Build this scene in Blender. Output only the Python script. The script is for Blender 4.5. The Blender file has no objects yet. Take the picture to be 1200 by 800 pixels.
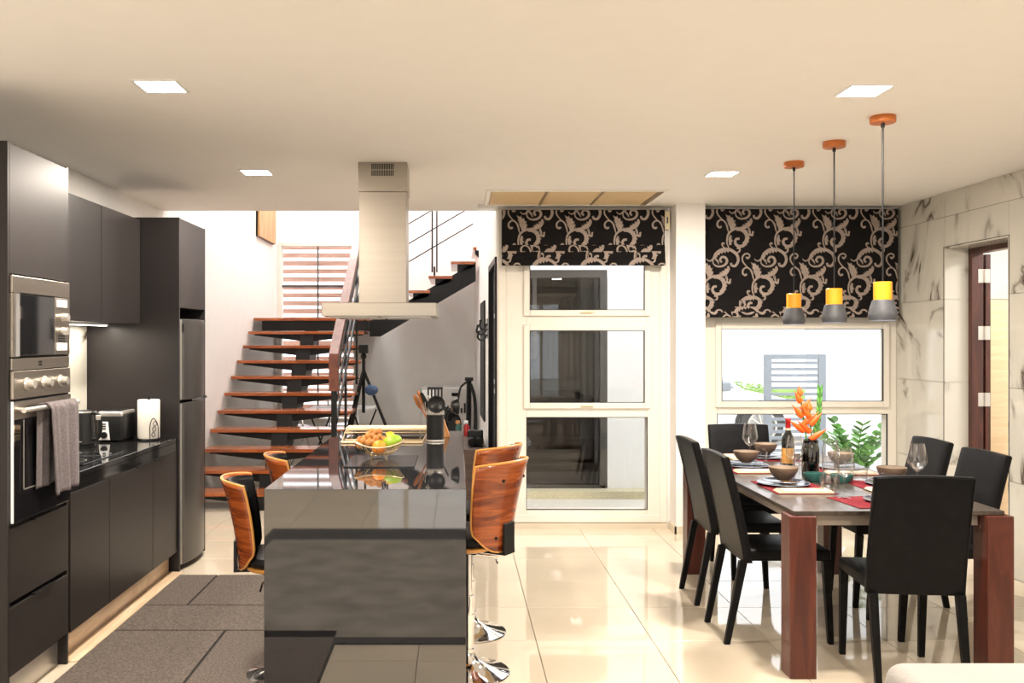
import bpy, bmesh, math, random
from mathutils import Vector, Matrix
random.seed(7)
PI = math.pi
C = bpy.context.scene.collection
S = bpy.context.scene

# ---------------------------------------------------------------- camera, sky, exposure
cam = bpy.data.objects.new('camera', bpy.data.cameras.new('camera'))
C.objects.link(cam)
cam.location = (0, 0, 1.55)
cam.rotation_euler = (PI / 2, 0, 0)
cam.data.sensor_width = 36
cam.data.lens = 33.0
cam.data.shift_x = 65 / 1200
cam.data.shift_y = -2 / 1200
cam.data.clip_end = 200
S.camera = cam

world = bpy.data.worlds.new('overcast_sky'); S.world = world
world.use_nodes = True
bg = world.node_tree.nodes['Background']
bg.inputs['Color'].default_value = (0.93, 0.97, 1.0, 1)
bg.inputs['Strength'].default_value = 1.9

S.view_settings.view_transform = 'Standard'
S.view_settings.look = 'None'
S.view_settings.gamma = 1
S.view_settings.use_curve_mapping = False
S.view_settings.exposure = 0.72
DOWNLIGHT_W = 41.0
WARM = (1.0, 0.90, 0.775)

# ---------------------------------------------------------------- materials
def nodes(name):
    m = bpy.data.materials.new(name); m.use_nodes = True
    nt = m.node_tree
    return m, nt, nt.nodes, nt.links, nt.nodes['Principled BSDF']

def coords(N, L, scale=(1, 1, 1), rnd=True, rot=(0, 0, 0)):
    tc = N.new('ShaderNodeTexCoord'); mp = N.new('ShaderNodeMapping')
    mp.inputs['Scale'].default_value = scale
    mp.inputs['Rotation'].default_value = rot
    L.new(tc.outputs['Object'], mp.inputs['Vector'])
    if rnd:
        oi = N.new('ShaderNodeObjectInfo'); mu = N.new('ShaderNodeMath'); mu.operation = 'MULTIPLY'
        mu.inputs[1].default_value = 37.0
        L.new(oi.outputs['Random'], mu.inputs[0])
        cb = N.new('ShaderNodeCombineXYZ')
        for i in range(3): L.new(mu.outputs[0], cb.inputs[i])
        L.new(cb.outputs[0], mp.inputs['Location'])
    return mp.outputs['Vector']

def ramp(N, stops):
    r = N.new('ShaderNodeValToRGB')
    e = r.color_ramp.elements
    while len(e) < len(stops): e.new(0.5)
    for i, (p, c) in enumerate(stops):
        e[i].position = p; e[i].color = (*c, 1)
    return r

def M(name, col, rough=.5, metal=0, var=.06, scale=8, bump=0, bscale=120, ior=1.5, coat=0, coat_rough=.05, stretch=(1, 1, 1), emit=0, sheen=0, spec=.5):
    m, nt, N, L, P = nodes(name)
    v = coords(N, L, stretch)
    n = N.new('ShaderNodeTexNoise'); n.inputs['Scale'].default_value = scale; n.inputs['Detail'].default_value = 5
    L.new(v, n.inputs['Vector'])
    lo = tuple(max(0, c * (1 - var)) for c in col); hi = tuple(min(1, c * (1 + var)) for c in col)
    r = ramp(N, [(.3, lo), (.7, hi)])
    L.new(n.outputs['Fac'], r.inputs[0]); L.new(r.outputs[0], P.inputs['Base Color'])
    P.inputs['Roughness'].default_value = rough
    P.inputs['Metallic'].default_value = metal
    P.inputs['IOR'].default_value = ior
    P.inputs['Specular IOR Level'].default_value = spec
    P.inputs['Coat Weight'].default_value = coat
    P.inputs['Coat Roughness'].default_value = coat_rough
    if sheen: P.inputs['Sheen Weight'].default_value = sheen
    if bump:
        n2 = N.new('ShaderNodeTexNoise'); n2.inputs['Scale'].default_value = bscale; n2.inputs['Detail'].default_value = 3
        L.new(v, n2.inputs['Vector'])
        b = N.new('ShaderNodeBump'); b.inputs['Strength'].default_value = bump; b.inputs['Distance'].default_value = .004
        L.new(n2.outputs['Fac'], b.inputs['Height']); L.new(b.outputs[0], P.inputs['Normal'])
    if emit:
        P.inputs['Emission Color'].default_value = (*col, 1); P.inputs['Emission Strength'].default_value = emit
    return m

def wood(name, dark, light, rough=.35, stretch=(1, 12, 12), scale=1.6, coat=.2):
    m, nt, N, L, P = nodes(name)
    v = coords(N, L, stretch)
    n = N.new('ShaderNodeTexNoise'); n.inputs['Scale'].default_value = scale; n.inputs['Detail'].default_value = 6
    n.inputs['Distortion'].default_value = 1.2
    L.new(v, n.inputs['Vector'])
    mid = tuple((a + b) / 2 for a, b in zip(dark, light))
    r = ramp(N, [(.32, dark), (.5, mid), (.56, light), (.62, mid), (.75, light)])
    L.new(n.outputs['Fac'], r.inputs[0]); L.new(r.outputs[0], P.inputs['Base Color'])
    P.inputs['Roughness'].default_value = rough; P.inputs['Coat Weight'].default_value = coat
    return m

def marble(name, base, vein, rough=.06, scale=.9, amount=.018):
    m, nt, N, L, P = nodes(name)
    v = coords(N, L, (1, 1.3, .75), True, (.6, 0, 0))
    n = N.new('ShaderNodeTexNoise'); n.inputs['Scale'].default_value = scale; n.inputs['Detail'].default_value = 5
    n.inputs['Roughness'].default_value = .55; n.inputs['Distortion'].default_value = 1.0
    L.new(v, n.inputs['Vector'])
    s = N.new('ShaderNodeMath'); s.operation = 'SUBTRACT'; s.inputs[1].default_value = .5
    L.new(n.outputs['Fac'], s.inputs[0])
    a = N.new('ShaderNodeMath'); a.operation = 'ABSOLUTE'; L.new(s.outputs[0], a.inputs[0])
    soft = tuple(b * .9 for b in base)
    r = ramp(N, [(0, vein), (amount * .35, tuple((x + y) / 2 for x, y in zip(vein, base))), (amount, soft), (amount * 3.2, base)])
    L.new(a.outputs[0], r.inputs[0])
    n2 = N.new('ShaderNodeTexNoise'); n2.inputs['Scale'].default_value = 1.7; L.new(v, n2.inputs['Vector'])
    r2 = ramp(N, [(.46, (0, 0, 0)), (.58, (1, 1, 1))]); L.new(n2.outputs['Fac'], r2.inputs[0])
    mx = N.new('ShaderNodeMix'); mx.data_type = 'RGBA'
    L.new(r2.outputs[0], mx.inputs['Factor']); mx.inputs[6].default_value = (*base, 1)
    L.new(r.outputs[0], mx.inputs[7]); L.new(mx.outputs[2], P.inputs['Base Color'])
    P.inputs['Roughness'].default_value = rough
    P.inputs['IOR'].default_value = 1.6
    return m

def thin_glass(name, tint=(1, 1, 1), lo=.04, hi=.7, rough=0.0):
    m = bpy.data.materials.new(name); m.use_nodes = True
    nt = m.node_tree; N = nt.nodes; L = nt.links
    N.remove(N['Principled BSDF'])
    t = N.new('ShaderNodeBsdfTransparent'); t.inputs[0].default_value = (*tint, 1)
    g = N.new('ShaderNodeBsdfGlossy'); g.inputs['Roughness'].default_value = rough
    lw = N.new('ShaderNodeLayerWeight'); lw.inputs[0].default_value = .5
    r = N.new('ShaderNodeMapRange'); r.inputs['From Min'].default_value = 0; r.inputs['From Max'].default_value = 1
    p = N.new('ShaderNodeMath'); p.operation = 'POWER'; p.inputs[1].default_value = 2.6
    L.new(lw.outputs['Facing'], p.inputs[0]); L.new(p.outputs[0], r.inputs['Value'])
    r.inputs['To Min'].default_value = lo; r.inputs['To Max'].default_value = hi
    mx = N.new('ShaderNodeMixShader'); L.new(r.outputs[0], mx.inputs[0])
    L.new(t.outputs[0], mx.inputs[1]); L.new(g.outputs[0], mx.inputs[2])
    L.new(mx.outputs[0], N['Material Output'].inputs[0])
    return m

def emitter(name, col, strength):
    m, nt, N, L, P = nodes(name)
    P.inputs['Base Color'].default_value = (*col, 1)
    P.inputs['Emission Color'].default_value = (*col, 1); P.inputs['Emission Strength'].default_value = strength
    return m

mt = {}
mt['ceiling'] = M('ceiling_paint', (.86, .84, .81), .7, var=.01)
mt['wall'] = M('wall_paint', (.82, .80, .78), .6, var=.015, bump=.05)
mt['floor'] = M('polished_cream_tile', (.64, .555, .435), .045, var=.06, scale=1.6, ior=1.7)
mt['grout'] = M('floor_grout', (.40, .33, .26), .7)
mt['marble'] = marble('polished_marble', (.56, .535, .47), (.06, .035, .02), amount=.028)
mt['marble_grout'] = M('marble_joint', (.62, .59, .52), .6)
mt['upvc'] = M('white_window_frame', (.74, .70, .63), .35, var=.01)
mt['cabinet'] = M('charcoal_cabinet_laminate', (.018, .0150, .0148), .36, var=.08, scale=3, spec=.27)
mt['mattblack'] = M('matt_black_panel', (.01, .01, .01), .8)  # matt near-black for side door leaf, coat board, appliance bodies, island plinth
mt['black_glass'] = M('black_glass', (.008, .008, .009), .04, var=0)
mt['granite'] = M('black_polished_stone', (.016, .016, .018), .03, var=.6, scale=260, ior=2.3)
mt['worktop'] = M('black_glossy_worktop', (.012, .012, .012), .05, ior=1.6)
mt['steel'] = M('brushed_steel', (.35, .31, .265), .30, 1, var=.03, scale=60, stretch=(.02, 1, 1))
mt['chrome'] = M('chrome', (.85, .85, .86), .06, 1, var=.01)
mt['silver'] = M('satin_silver', (.58, .55, .51), .3, .75, var=.03)
mt['fridge'] = M('dark_steel_fridge', (.10, .095, .09), .28, .7, var=.05)
mt['tread'] = wood('red_brown_tread_wood', (.20, .045, .012), (.42, .12, .03), .22, (1, 10, 10), 1.5, .4)
mt['rail_wood'] = wood('red_brown_rail_wood', (.09, .020, .010), (.17, .042, .018), .4, (10, 1, 10), 1.5, .1)
mt['tableleg'] = wood('reddish_mahogany', (.050, .0085, .005), (.105, .020, .009), .35, (10, 10, 1), 1.6, .1)
mt['doorwood'] = wood('dark_door_wood', (.035, .009, .006), (.085, .022, .012), .4, (10, 10, 1), 1.4, .1)
mt['palewood'] = wood('pale_plywood', (.60, .40, .22), (.80, .60, .38), .5, (1, 1, 10), 2, 0)
mt['floorboard'] = wood('pale_plinth_board', (.62, .44, .28), (.80, .64, .45), .3, (10, 1, 10), 2, .2)
mt['shell'] = wood('rosewood_veneer', (.10, .016, .005), (.34, .08, .016), .25, (1.2, 1.2, 9), 2.0, .2)
mt['shelledge'] = M('plywood_edge', (.55, .25, .06), .35)
mt['tabletop'] = wood('grey_brown_tabletop', (.032, .024, .019), (.085, .064, .048), .30, (8, 1, 8), 2.4, .2)
mt['apron'] = M('greige_table_apron', (.36, .30, .25), .35, .3)
mt['leather'] = M('black_leather', (.0075, .0072, .0076), .36, var=.2, scale=20, bump=.2, bscale=180, spec=.12, ior=1.4)
mt['black'] = M('black_metal', (.008, .008, .0085), .4, .0, spec=.25)
mt['blackpl'] = M('black_plastic', (.010, .010, .0105), .35, spec=.3)
mt['rug'] = M('grey_brown_woven_rug', (.100, .078, .065), .95, var=.5, scale=90, bump=.9, bscale=260)
mt['lrug'] = M('light_grey_rug_pile', (.20, .18, .155), .95, var=.3, scale=4, bump=.6)
mt['rugline'] = M('black_rug_seam', (.012, .011, .011), .95)
mt['towel'] = M('grey_terry_towel', (.13, .108, .112), .95, var=.25, scale=120, bump=1.0, bscale=220, sheen=.1)
mt['paper'] = M('white_paper', (.68, .64, .58), .9, bump=.3)
mt['blind'] = M('black_blind_fabric', (.010, .0088, .0088), .8, bump=.3, bscale=300, spec=.08)
mt['damask'] = M('silver_damask_print', (.30, .24, .205), .55, var=.12, scale=40, spec=.3)
mt['glass'] = thin_glass('window_glass', (1, 1, 1), .035, .7)
mt['wineglass'] = thin_glass('clear_drinking_glass', (.99, .99, .99), .06, .85)
mt['tintglass'] = thin_glass('tinted_exterior_glass', (.30, .22, .19), .05, .7)
mt['vase'] = thin_glass('smoked_vase_glass', (.10, .11, .10), .12, .9)
mt['lamp'] = emitter('downlight_diffuser', (1, .98, .95), 14)
mt['led'] = emitter('led_strip_light', (1, .93, .82), 9)
mt['bulb'] = emitter('pendant_bulb', (.80, .84, 1), 8)
mt['orangewood'] = M('orange_wood', (.52, .15, .03), .4, var=.15)
mt['yellowwood'] = M('yellow_wood_collar', (.72, .30, .012), .4, var=.08)
mt['slate'] = M('dark_slate', (.016, .016, .019), .12)
mt['planks'] = wood('dark_brown_planks', (.05, .022, .014), (.12, .06, .04), .5, (1, 1, 8), 2, 0)
mt['greyshade'] = M('grey_concrete_shade', (.055, .057, .065), .55, var=.2, scale=30)
mt['cream'] = M('cream_panel', (.66, .50, .29), .6, var=.02)
mt['creampl'] = M('cream_plastic', (.78, .66, .42), .4)
mt['white'] = M('white_plastic', (.82, .82, .82), .3, var=.01)
mt['sofa'] = M('off_white_sofa_fabric', (.34, .32, .305), .9, var=.03, bump=.4)
mt['bowl'] = M('taupe_stoneware', (.125, .085, .058), .3, var=.1)
mt['bowlin'] = M('beige_bowl_inside', (.30, .22, .15), .35)
mt['plate'] = M('blue_black_plate', (.03, .034, .05), .15)
mt['plate2'] = M('pale_blue_plate_rim', (.32, .36, .44), .2)
mt['mat'] = M('red_placemat', (.15, .008, .013), .8, var=.2, scale=60, bump=.5, spec=.15)
mt['napkin'] = M('cream_napkin', (.68, .56, .40), .85, var=.06)
mt['teal'] = M('teal_ceramic', (.02, .10, .085), .3)
mt['orangefl'] = M('orange_heliconia', (.82, .11, .008), .45, var=.25, scale=30)
mt['leaf'] = M('green_leaf', (.12, .34, .05), .4, var=.25, scale=10)
mt['leafd'] = M('dark_green_leaf', (.06, .17, .03), .4, var=.25, scale=14)
mt['wine'] = M('dark_wine_bottle', (.012, .014, .012), .08)
mt['capsule'] = M('red_bottle_capsule', (.38, .01, .01), .35)
mt['labelp'] = M('orange_gold_label', (.62, .32, .08), .6, var=.3, scale=30)
mt['longan'] = M('longan_skin', (.42, .17, .035), .6, var=.25, scale=40)
mt['orange'] = M('orange_peel', (.82, .25, .01), .45, bump=.5)
mt['mango'] = M('green_mango_skin', (.30, .45, .03), .35, var=.12)
mt['avocado'] = M('dark_avocado_skin', (.035, .025, .025), .5, var=.4, bump=.6)
mt['lemon'] = M('yellow_fruit_skin', (.72, .48, .02), .4)
mt['basket'] = M('pale_gold_wire', (.62, .48, .30), .35, .6)
mt['knife'] = wood('knife_block_wood', (.48, .17, .04), (.62, .29, .09), .4, (10, 10, 1), 2, .2)
mt['spoonwood'] = M('orange_wooden_spoon', (.42, .14, .03), .5, var=.2)
mt['washer'] = M('grey_white_appliance', (.42, .40, .38), .4, var=.01)
mt['darkshelf'] = wood('dark_brown_shelf_wood', (.04, .022, .016), (.085, .05, .036), .45, (1, 8, 8), 2, 0)
mt['blue'] = M('blue_fabric', (.06, .10, .20), .8)
mt['picture'] = wood('honey_wood_panel', (.36, .14, .03), (.62, .32, .10), .4, (10, 10, 1), 1.5, .2)
mt['ext_white'] = M('white_exterior_render', (.90, .90, .90), .8, var=.01)
mt['ext_ground'] = M('pale_exterior_paving', (.66, .62, .54), .8, var=.06, scale=20)
mt['kerb'] = M('beige_speckled_kerb', (.62, .56, .38), .7, var=.2, scale=90)
mt['gate'] = M('grey_gate_paint', (.25, .28, .32), .5)
mt['hedge'] = M('hedge_leaf', (.26, .42, .10), .6, var=.4, scale=6)
mt['car'] = M('white_car_paint', (.88, .88, .89), .15, coat=.5)
mt['tyre'] = M('tyre_rubber', (.06, .06, .065), .8)
mt['slat'] = wood('sunlit_slat_wood', (.34, .16, .11), (.50, .28, .20), .6, (1, 10, 10), 1.5, 0)
mt['beigedoor'] = wood('beige_laminate', (.66, .48, .28), (.74, .56, .35), .5, (1, 1, 8), 2, 0)
mt['curtain'] = M('sheer_white_curtain', (.85, .85, .83), .9)
mt['greycush'] = M('grey_brown_cushion', (.20, .16, .14), .9)
mt['roof'] = M('dark_tile_fence', (.10, .08, .07), .7, var=.3)
mt['acrylic'] = thin_glass('clear_acrylic', (.93, .94, .95), .12, .9)

# ---------------------------------------------------------------- mesh helpers
def B(): return bmesh.new()

def box(bm, x0, x1, y0, y1, z0, z1, mat=None, bev=0, seg=2):
    t = bmesh.new()
    r = bmesh.ops.create_cube(t, size=1)
    for v in t.verts:
        v.co = Vector(((x0 + x1) / 2 + v.co.x * (x1 - x0), (y0 + y1) / 2 + v.co.y * (y1 - y0), (z0 + z1) / 2 + v.co.z * (z1 - z0)))
    if bev: bmesh.ops.bevel(t, geom=t.edges[:], offset=bev, segments=seg, profile=.5, affect='EDGES')
    merge(bm, t, mat)
    return bm

def merge(bm, t, mat=None):
    if mat is not None: bmesh.ops.transform(t, matrix=mat, verts=t.verts)
    me = bpy.data.meshes.new('tmp'); t.to_mesh(me); t.free()
    bm.from_mesh(me); bpy.data.meshes.remove(me)

def lathe(bm, prof, c=(0, 0, 0), seg=24, axis='Z', a0=0, a1=2 * PI, mat=None):
    t = bmesh.new(); full = abs(a1 - a0 - 2 * PI) < 1e-6
    n = seg if full else seg + 1
    rings = []
    for r, z in prof:
        if r < 1e-6: rings.append([t.verts.new((0, 0, z))])
        else: rings.append([t.verts.new((r * math.cos(a0 + (a1 - a0) * i / seg), r * math.sin(a0 + (a1 - a0) * i / seg), z)) for i in range(n)])
    for A, Bq in zip(rings, rings[1:]):
        for i in range(seg):
            j = (i + 1) % n
            if len(A) == 1 and len(Bq) == 1: continue
            if len(A) == 1: f = [A[0], Bq[j], Bq[i]]
            elif len(Bq) == 1: f = [A[i], A[j], Bq[0]]
            else: f = [A[i], A[j], Bq[j], Bq[i]]
            t.faces.new(f)
    bmesh.ops.recalc_face_normals(t, faces=t.faces)
    if axis == 'Y': bmesh.ops.rotate(t, cent=(0, 0, 0), matrix=Matrix.Rotation(PI / 2, 3, 'X'), verts=t.verts)
    if axis == 'X': bmesh.ops.rotate(t, cent=(0, 0, 0), matrix=Matrix.Rotation(PI / 2, 3, 'Y'), verts=t.verts)
    bmesh.ops.translate(t, vec=c, verts=t.verts)
    merge(bm, t, mat)
    return bm

def cyl(bm, p0, p1, r0, r1=None, seg=12, cap=True):
    r1 = r0 if r1 is None else r1
    p0 = Vector(p0); p1 = Vector(p1); d = p1 - p0
    q = d.to_track_quat('Z', 'Y').to_matrix().to_4x4(); q.translation = p0
    h = d.length
    prof = [(r0, 0), (r1, h)]
    if cap: prof = [(0, 0)] + prof + [(0, h)]
    return lathe(bm, prof, seg=seg, mat=q)

def spline(pts, n=8, closed=False):
    P = [Vector(p) for p in pts]; out = []
    m = len(P)
    for i in range(m if closed else m - 1):
        p0 = P[(i - 1) % m] if (closed or i > 0) else P[0]
        p1 = P[i]; p2 = P[(i + 1) % m]
        p3 = P[(i + 2) % m] if (closed or i + 2 < m) else P[-1]
        for k in range(n):
            t = k / n
            out.append(.5 * ((2 * p1) + (p2 - p0) * t + (2 * p0 - 5 * p1 + 4 * p2 - p3) * t * t + (3 * p1 - p0 - 3 * p2 + p3) * t ** 3))
    if not closed: out.append(P[-1])
    return out

def tube(bm, pts, r, seg=8, closed=False, cap=True):
    P = [Vector(p) for p in pts]; n = len(P)
    rad = r if isinstance(r, (list, tuple)) else [r] * n
    rings = []; up = None
    for i in range(n):
        a = P[(i - 1) % n] if (closed or i > 0) else P[0]
        b = P[(i + 1) % n] if (closed or i < n - 1) else P[-1]
        d = (b - a).normalized()
        if up is None:
            up = Vector((0, 0, 1)) if abs(d.z) < .9 else Vector((1, 0, 0))
        s = d.cross(up)
        if s.length < 1e-4: s = d.cross(Vector((.3, .9, .1)))
        s.normalize(); u = s.cross(d).normalized(); up = u
        rings.append([bm.verts.new(P[i] + (s * math.cos(2 * PI * k / seg) + u * math.sin(2 * PI * k / seg)) * rad[i]) for k in range(seg)])
    for i in range(n if closed else n - 1):
        A = rings[i]; D = rings[(i + 1) % n]
        for k in range(seg):
            j = (k + 1) % seg
            bm.faces.new((A[k], A[j], D[j], D[k]))
    if cap and not closed:
        bm.faces.new(rings[0][::-1]); bm.faces.new(rings[-1])
    return bm

def prism(bm, pts, vec):
    t = bmesh.new(); vec = Vector(vec)
    a = [t.verts.new(p) for p in pts]; b = [t.verts.new(Vector(p) + vec) for p in pts]
    t.faces.new(a[::-1]); t.faces.new(b); n = len(a)
    for i in range(n):
        j = (i + 1) % n
        t.faces.new((a[i], a[j], b[j], b[i]))
    bmesh.ops.recalc_face_normals(t, faces=t.faces)
    merge(bm, t); return bm

def hexa(bm, lo, hi):
    """lo and hi: four corners each, joined into one tapered block"""
    t = bmesh.new()
    a = [t.verts.new(p) for p in lo]; b = [t.verts.new(p) for p in hi]
    t.faces.new(a[::-1]); t.faces.new(b)
    for i in range(4):
        j = (i + 1) % 4
        t.faces.new((a[i], a[j], b[j], b[i]))
    bmesh.ops.recalc_face_normals(t, faces=t.faces)
    merge(bm, t); return bm

def ball(bm, c, r, seg=14, sc=(1, 1, 1), mat=None):
    t = bmesh.new()
    bmesh.ops.create_uvsphere(t, u_segments=seg, v_segments=max(6, seg // 2 + 1), radius=r)
    for v in t.verts: v.co = Vector((v.co.x * sc[0], v.co.y * sc[1], v.co.z * sc[2]))
    if mat is not None: bmesh.ops.transform(t, matrix=mat, verts=t.verts)
    bmesh.ops.translate(t, vec=c, verts=t.verts)
    merge(bm, t); return bm

def grid(bm, f, nu, nv, closed_u=False):
    V = [[bm.verts.new(f(i / nu, j / nv)) for j in range(nv + 1)] for i in range(nu if closed_u else nu + 1)]
    for i in range(nu):
        for j in range(nv):
            a = V[i]; b = V[(i + 1) % len(V)]
            bm.faces.new((a[j], b[j], b[j + 1], a[j + 1]))
    return bm

def root_of(o):
    while o.parent: o = o.parent
    return o

def obj(name, bm, m, parent=None, smooth=False, bevel=0, solid=0, subsurf=0):
    me = bpy.data.meshes.new(name)
    if parent is not None:
        off = Vector(root_of(parent).location)
    else:
        xs = [v.co for v in bm.verts]
        off = Vector(((min(c.x for c in xs) + max(c.x for c in xs)) / 2, (min(c.y for c in xs) + max(c.y for c in xs)) / 2, min(c.z for c in xs)))
    bmesh.ops.translate(bm, vec=-off, verts=bm.verts)
    if smooth:
        for f in bm.faces: f.smooth = True
    bm.to_mesh(me); bm.free()
    o = bpy.data.objects.new(name, me)
    for mm in (m if isinstance(m, (list, tuple)) else [m]): me.materials.append(mt[mm] if isinstance(mm, str) else mm)
    C.objects.link(o)
    if parent is not None: o.parent = parent
    else: o.location = off
    if solid:
        s = o.modifiers.new('thickness', 'SOLIDIFY'); s.thickness = solid; s.offset = 0
    if bevel:
        b = o.modifiers.new('bevel', 'BEVEL'); b.width = bevel; b.segments = 2; b.limit_method = 'ANGLE'
    if subsurf:
        b = o.modifiers.new('subsurf', 'SUBSURF'); b.levels = subsurf; b.render_levels = subsurf
    if smooth and not subsurf:
        try: me.set_sharp_from_angle(angle=math.radians(40))
        except Exception: pass
    return o

def tag(o, label, cat, group=None, kind=None):
    if label: o['label'] = label
    if cat: o['category'] = cat
    if group: o['group'] = group
    if kind: o['kind'] = kind
    return o

def thing(name, label, cat, loc=(0, 0, 0), group=None):
    o = bpy.data.objects.new(name, None); C.objects.link(o)
    o.location = loc; o.empty_display_size = .1
    return tag(o, label, cat, group)

def struct(name, bm, m, parent=None, **k):
    o = obj(name, bm, m, parent, **k)
    if parent is None: o['kind'] = 'structure'
    return o

def structroot(name, loc):
    o = bpy.data.objects.new(name, None); C.objects.link(o); o.location = loc; o['kind'] = 'structure'
    return o

def dup(root, loc, rotz=0, label=None, group=None, scale=None):
    def cp(o, par):
        c = o.copy(); C.objects.link(c); c.parent = par
        for ch in kids.get(o.name, []): cp(ch, c)
        return c
    kids = {}
    for o in list(C.objects):
        if o.parent: kids.setdefault(o.parent.name, []).append(o)
    r = cp(root, None)
    r.location = loc; r.rotation_euler = (0, 0, rotz)
    if scale: r.scale = (scale,) * 3
    if label: r['label'] = label
    if group: r['group'] = group
    return r

def area(name, loc, size, watts, col=(1, 1, 1), rot=(0, 0, 0), parent=None, spread=None):
    l = bpy.data.lights.new(name, 'AREA'); l.energy = watts; l.color = col
    l.shape = 'RECTANGLE'; l.size, l.size_y = size
    if spread: l.spread = spread
    o = bpy.data.objects.new(name, l); C.objects.link(o)
    o.rotation_euler = rot
    if parent is not None:
        o.parent = parent; o.location = Vector(loc) - Vector(root_of(parent).location)
    else: o.location = loc
    return o
# ================================================================= THE SETTING
XL, XR, YB, YF, ZC = -2.47, 3.62, 7.72, -4.0, 2.64
YE = 7.94       # rear edge of the room's ceiling, where the stairwell opens
YS = 12.7       # stairwell back wall

# floor slab and its polished tiles
fl = struct('floor', box(B(), XL - .2, XR + 2.3, YF, YB + .3, -.2, -.008), 'grout')
_b = box(B(), XL - .2, .4, YB + .2, YS + .2, -.2, -.008)
struct('floor_stairwell', _b, 'grout')
def tile_mesh(w, d):
    bm = B(); box(bm, -w / 2, w / 2, -d / 2, d / 2, -.009, 0, bev=.0012, seg=1)
    me = bpy.data.meshes.new('floor_tile'); bm.to_mesh(me); bm.free(); me.materials.append(mt['floor']); return me
_cache = {}
def floor_tile(x0, x1, y0, y1):
    w, d = round(x1 - x0, 3), round(y1 - y0, 3)
    if w < .02 or d < .02: return
    if (w, d) not in _cache: _cache[(w, d)] = tile_mesh(w - .0035, d - .0035)
    o = bpy.data.objects.new('floor_tile', _cache[(w, d)]); C.objects.link(o)
    o.parent = fl; o.location = Vector(((x0 + x1) / 2, (y0 + y1) / 2, 0)) - fl.location
xs = [XL] + [.41 + .6 * k for k in range(-4, 6)] + [XR]
xs = sorted(v for v in xs if XL <= v <= XR)
ys = [YF] + [4.84 + .6 * k for k in range(-14, 14)]
ys = sorted(v for v in ys if YF <= v <= YS) + [YS]
nt_ = 0
for i in range(len(xs) - 1):
    for j in range(len(ys) - 1):
        x0, x1, y0, y1 = xs[i], xs[i + 1], ys[j], ys[j + 1]
        if y0 < -.6: continue
        if y1 > YB:
            if x0 >= .34:
                y1 = min(y1, YB)
                if y1 <= y0: continue
            else: x1 = min(x1, .3)
        floor_tile(x0, x1, y0, y1); nt_ += 1
# plain tiles further back than the camera, joined
bm = B()
for i in range(len(xs) - 1):
    for j in range(len(ys) - 1):
        if ys[j] < -.6: box(bm, xs[i] + .002, xs[i + 1] - .002, ys[j] + .002, ys[j + 1] - .002, -.009, 0)
o = obj('floor_tile', bm, 'floor', fl); o['kind'] = 'stuff'

# ceiling, with the square downlights cut in by their frames below it
struct('ceiling', box(B(), XL - .2, XR + .17, YF - .2, YE, ZC, ZC + .3), 'ceiling')
struct('ceiling_stairwell', box(B(), XL - .2, .6, YE - .2, YS + .2, 5.3, 5.4), 'ceiling')

# walls
struct('wall_left', box(B(), XL - .2, XL, YF, YS + .2, 0, 5.3), 'wall')
struct('wall_upper', box(B(), XL, .33, YE - .2, YE, ZC + .3, 5.3), 'wall')
bm = B()    # stairwell back wall round its window
wx0, wx1, wz0, wz1 = -2.42, -1.34, .43, 2.87
box(bm, XL, wx0, YS, YS + .2, 0, 3.6); box(bm, wx1, .4, YS, YS + .2, 0, 3.6)
box(bm, wx0, wx1, YS, YS + .2, 0, wz0); box(bm, wx0, wx1, YS, YS + .2, wz1, 3.6)
box(bm, XL, -1.8, YS, YS + .2, 3.6, 5.3); box(bm, -.6, .4, YS, YS + .2, 3.6, 5.3); box(bm, -1.8, -.6, YS, YS + .2, 4.7, 5.3)
struct('wall_stairwell_back', bm, 'wall')
# side wall of the stairwell, from the dining-room window back to the stairwell wall, with a door opening
def sx(y): return .335 - .085 * (y - YB) / (YS - YB)
bm = B()
def slab(y0, y1, z0, z1):
    prism(bm, [(sx(y0), y0, z0), (sx(y0) + .15, y0, z0), (sx(y1) + .15, y1, z0), (sx(y1), y1, z0)], (0, 0, z1 - z0))
slab(8.95, YS + .2, 0, 2.64); slab(YB + .121, 8.95, 2.25, 2.64); slab(YB + .2, YS + .2, 2.64, 5.3)
struct('wall_stairwell_side', bm, 'wall')
# window wall
bm = B()
box(bm, 1.735, 2.0, YB, YB + .2, 0, ZC)
box(bm, 2.0, XR, YB, YB + .2, 1.80, ZC)
struct('wall_back', bm, 'wall')
struct('wall_pillar', box(B(), 1.755, 1.987, 7.50, YB, 0, ZC), 'wall')
# wall behind the camera: broad glazing
bm = B()
box(bm, XL, -1.9, YF - .2, YF, 0, ZC); box(bm, 3.0, XR, YF - .2, YF, 0, ZC); box(bm, -1.9, 3.0, YF - .2, YF, 2.35, ZC)
struct('wall_front', bm, 'wall')
w = structroot('window_3', (.55, YF - .1, 0))
bm = B()
box(bm, -1.9, 3.0, YF - .14, YF - .06, 0, .06); box(bm, -1.9, 3.0, YF - .14, YF - .06, 2.28, 2.35)
for x in (-1.9, -.69, .51, 1.73, 2.94): box(bm, x, x + .06, YF - .14, YF - .06, .06, 2.28)
obj('window_frame', bm, 'upvc', w)
for x in (-1.84, -.63, .57, 1.79): obj('pane', box(B(), x, x + 1.15, YF - .105, YF - .099, .06, 2.28), 'glass', w)

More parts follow.
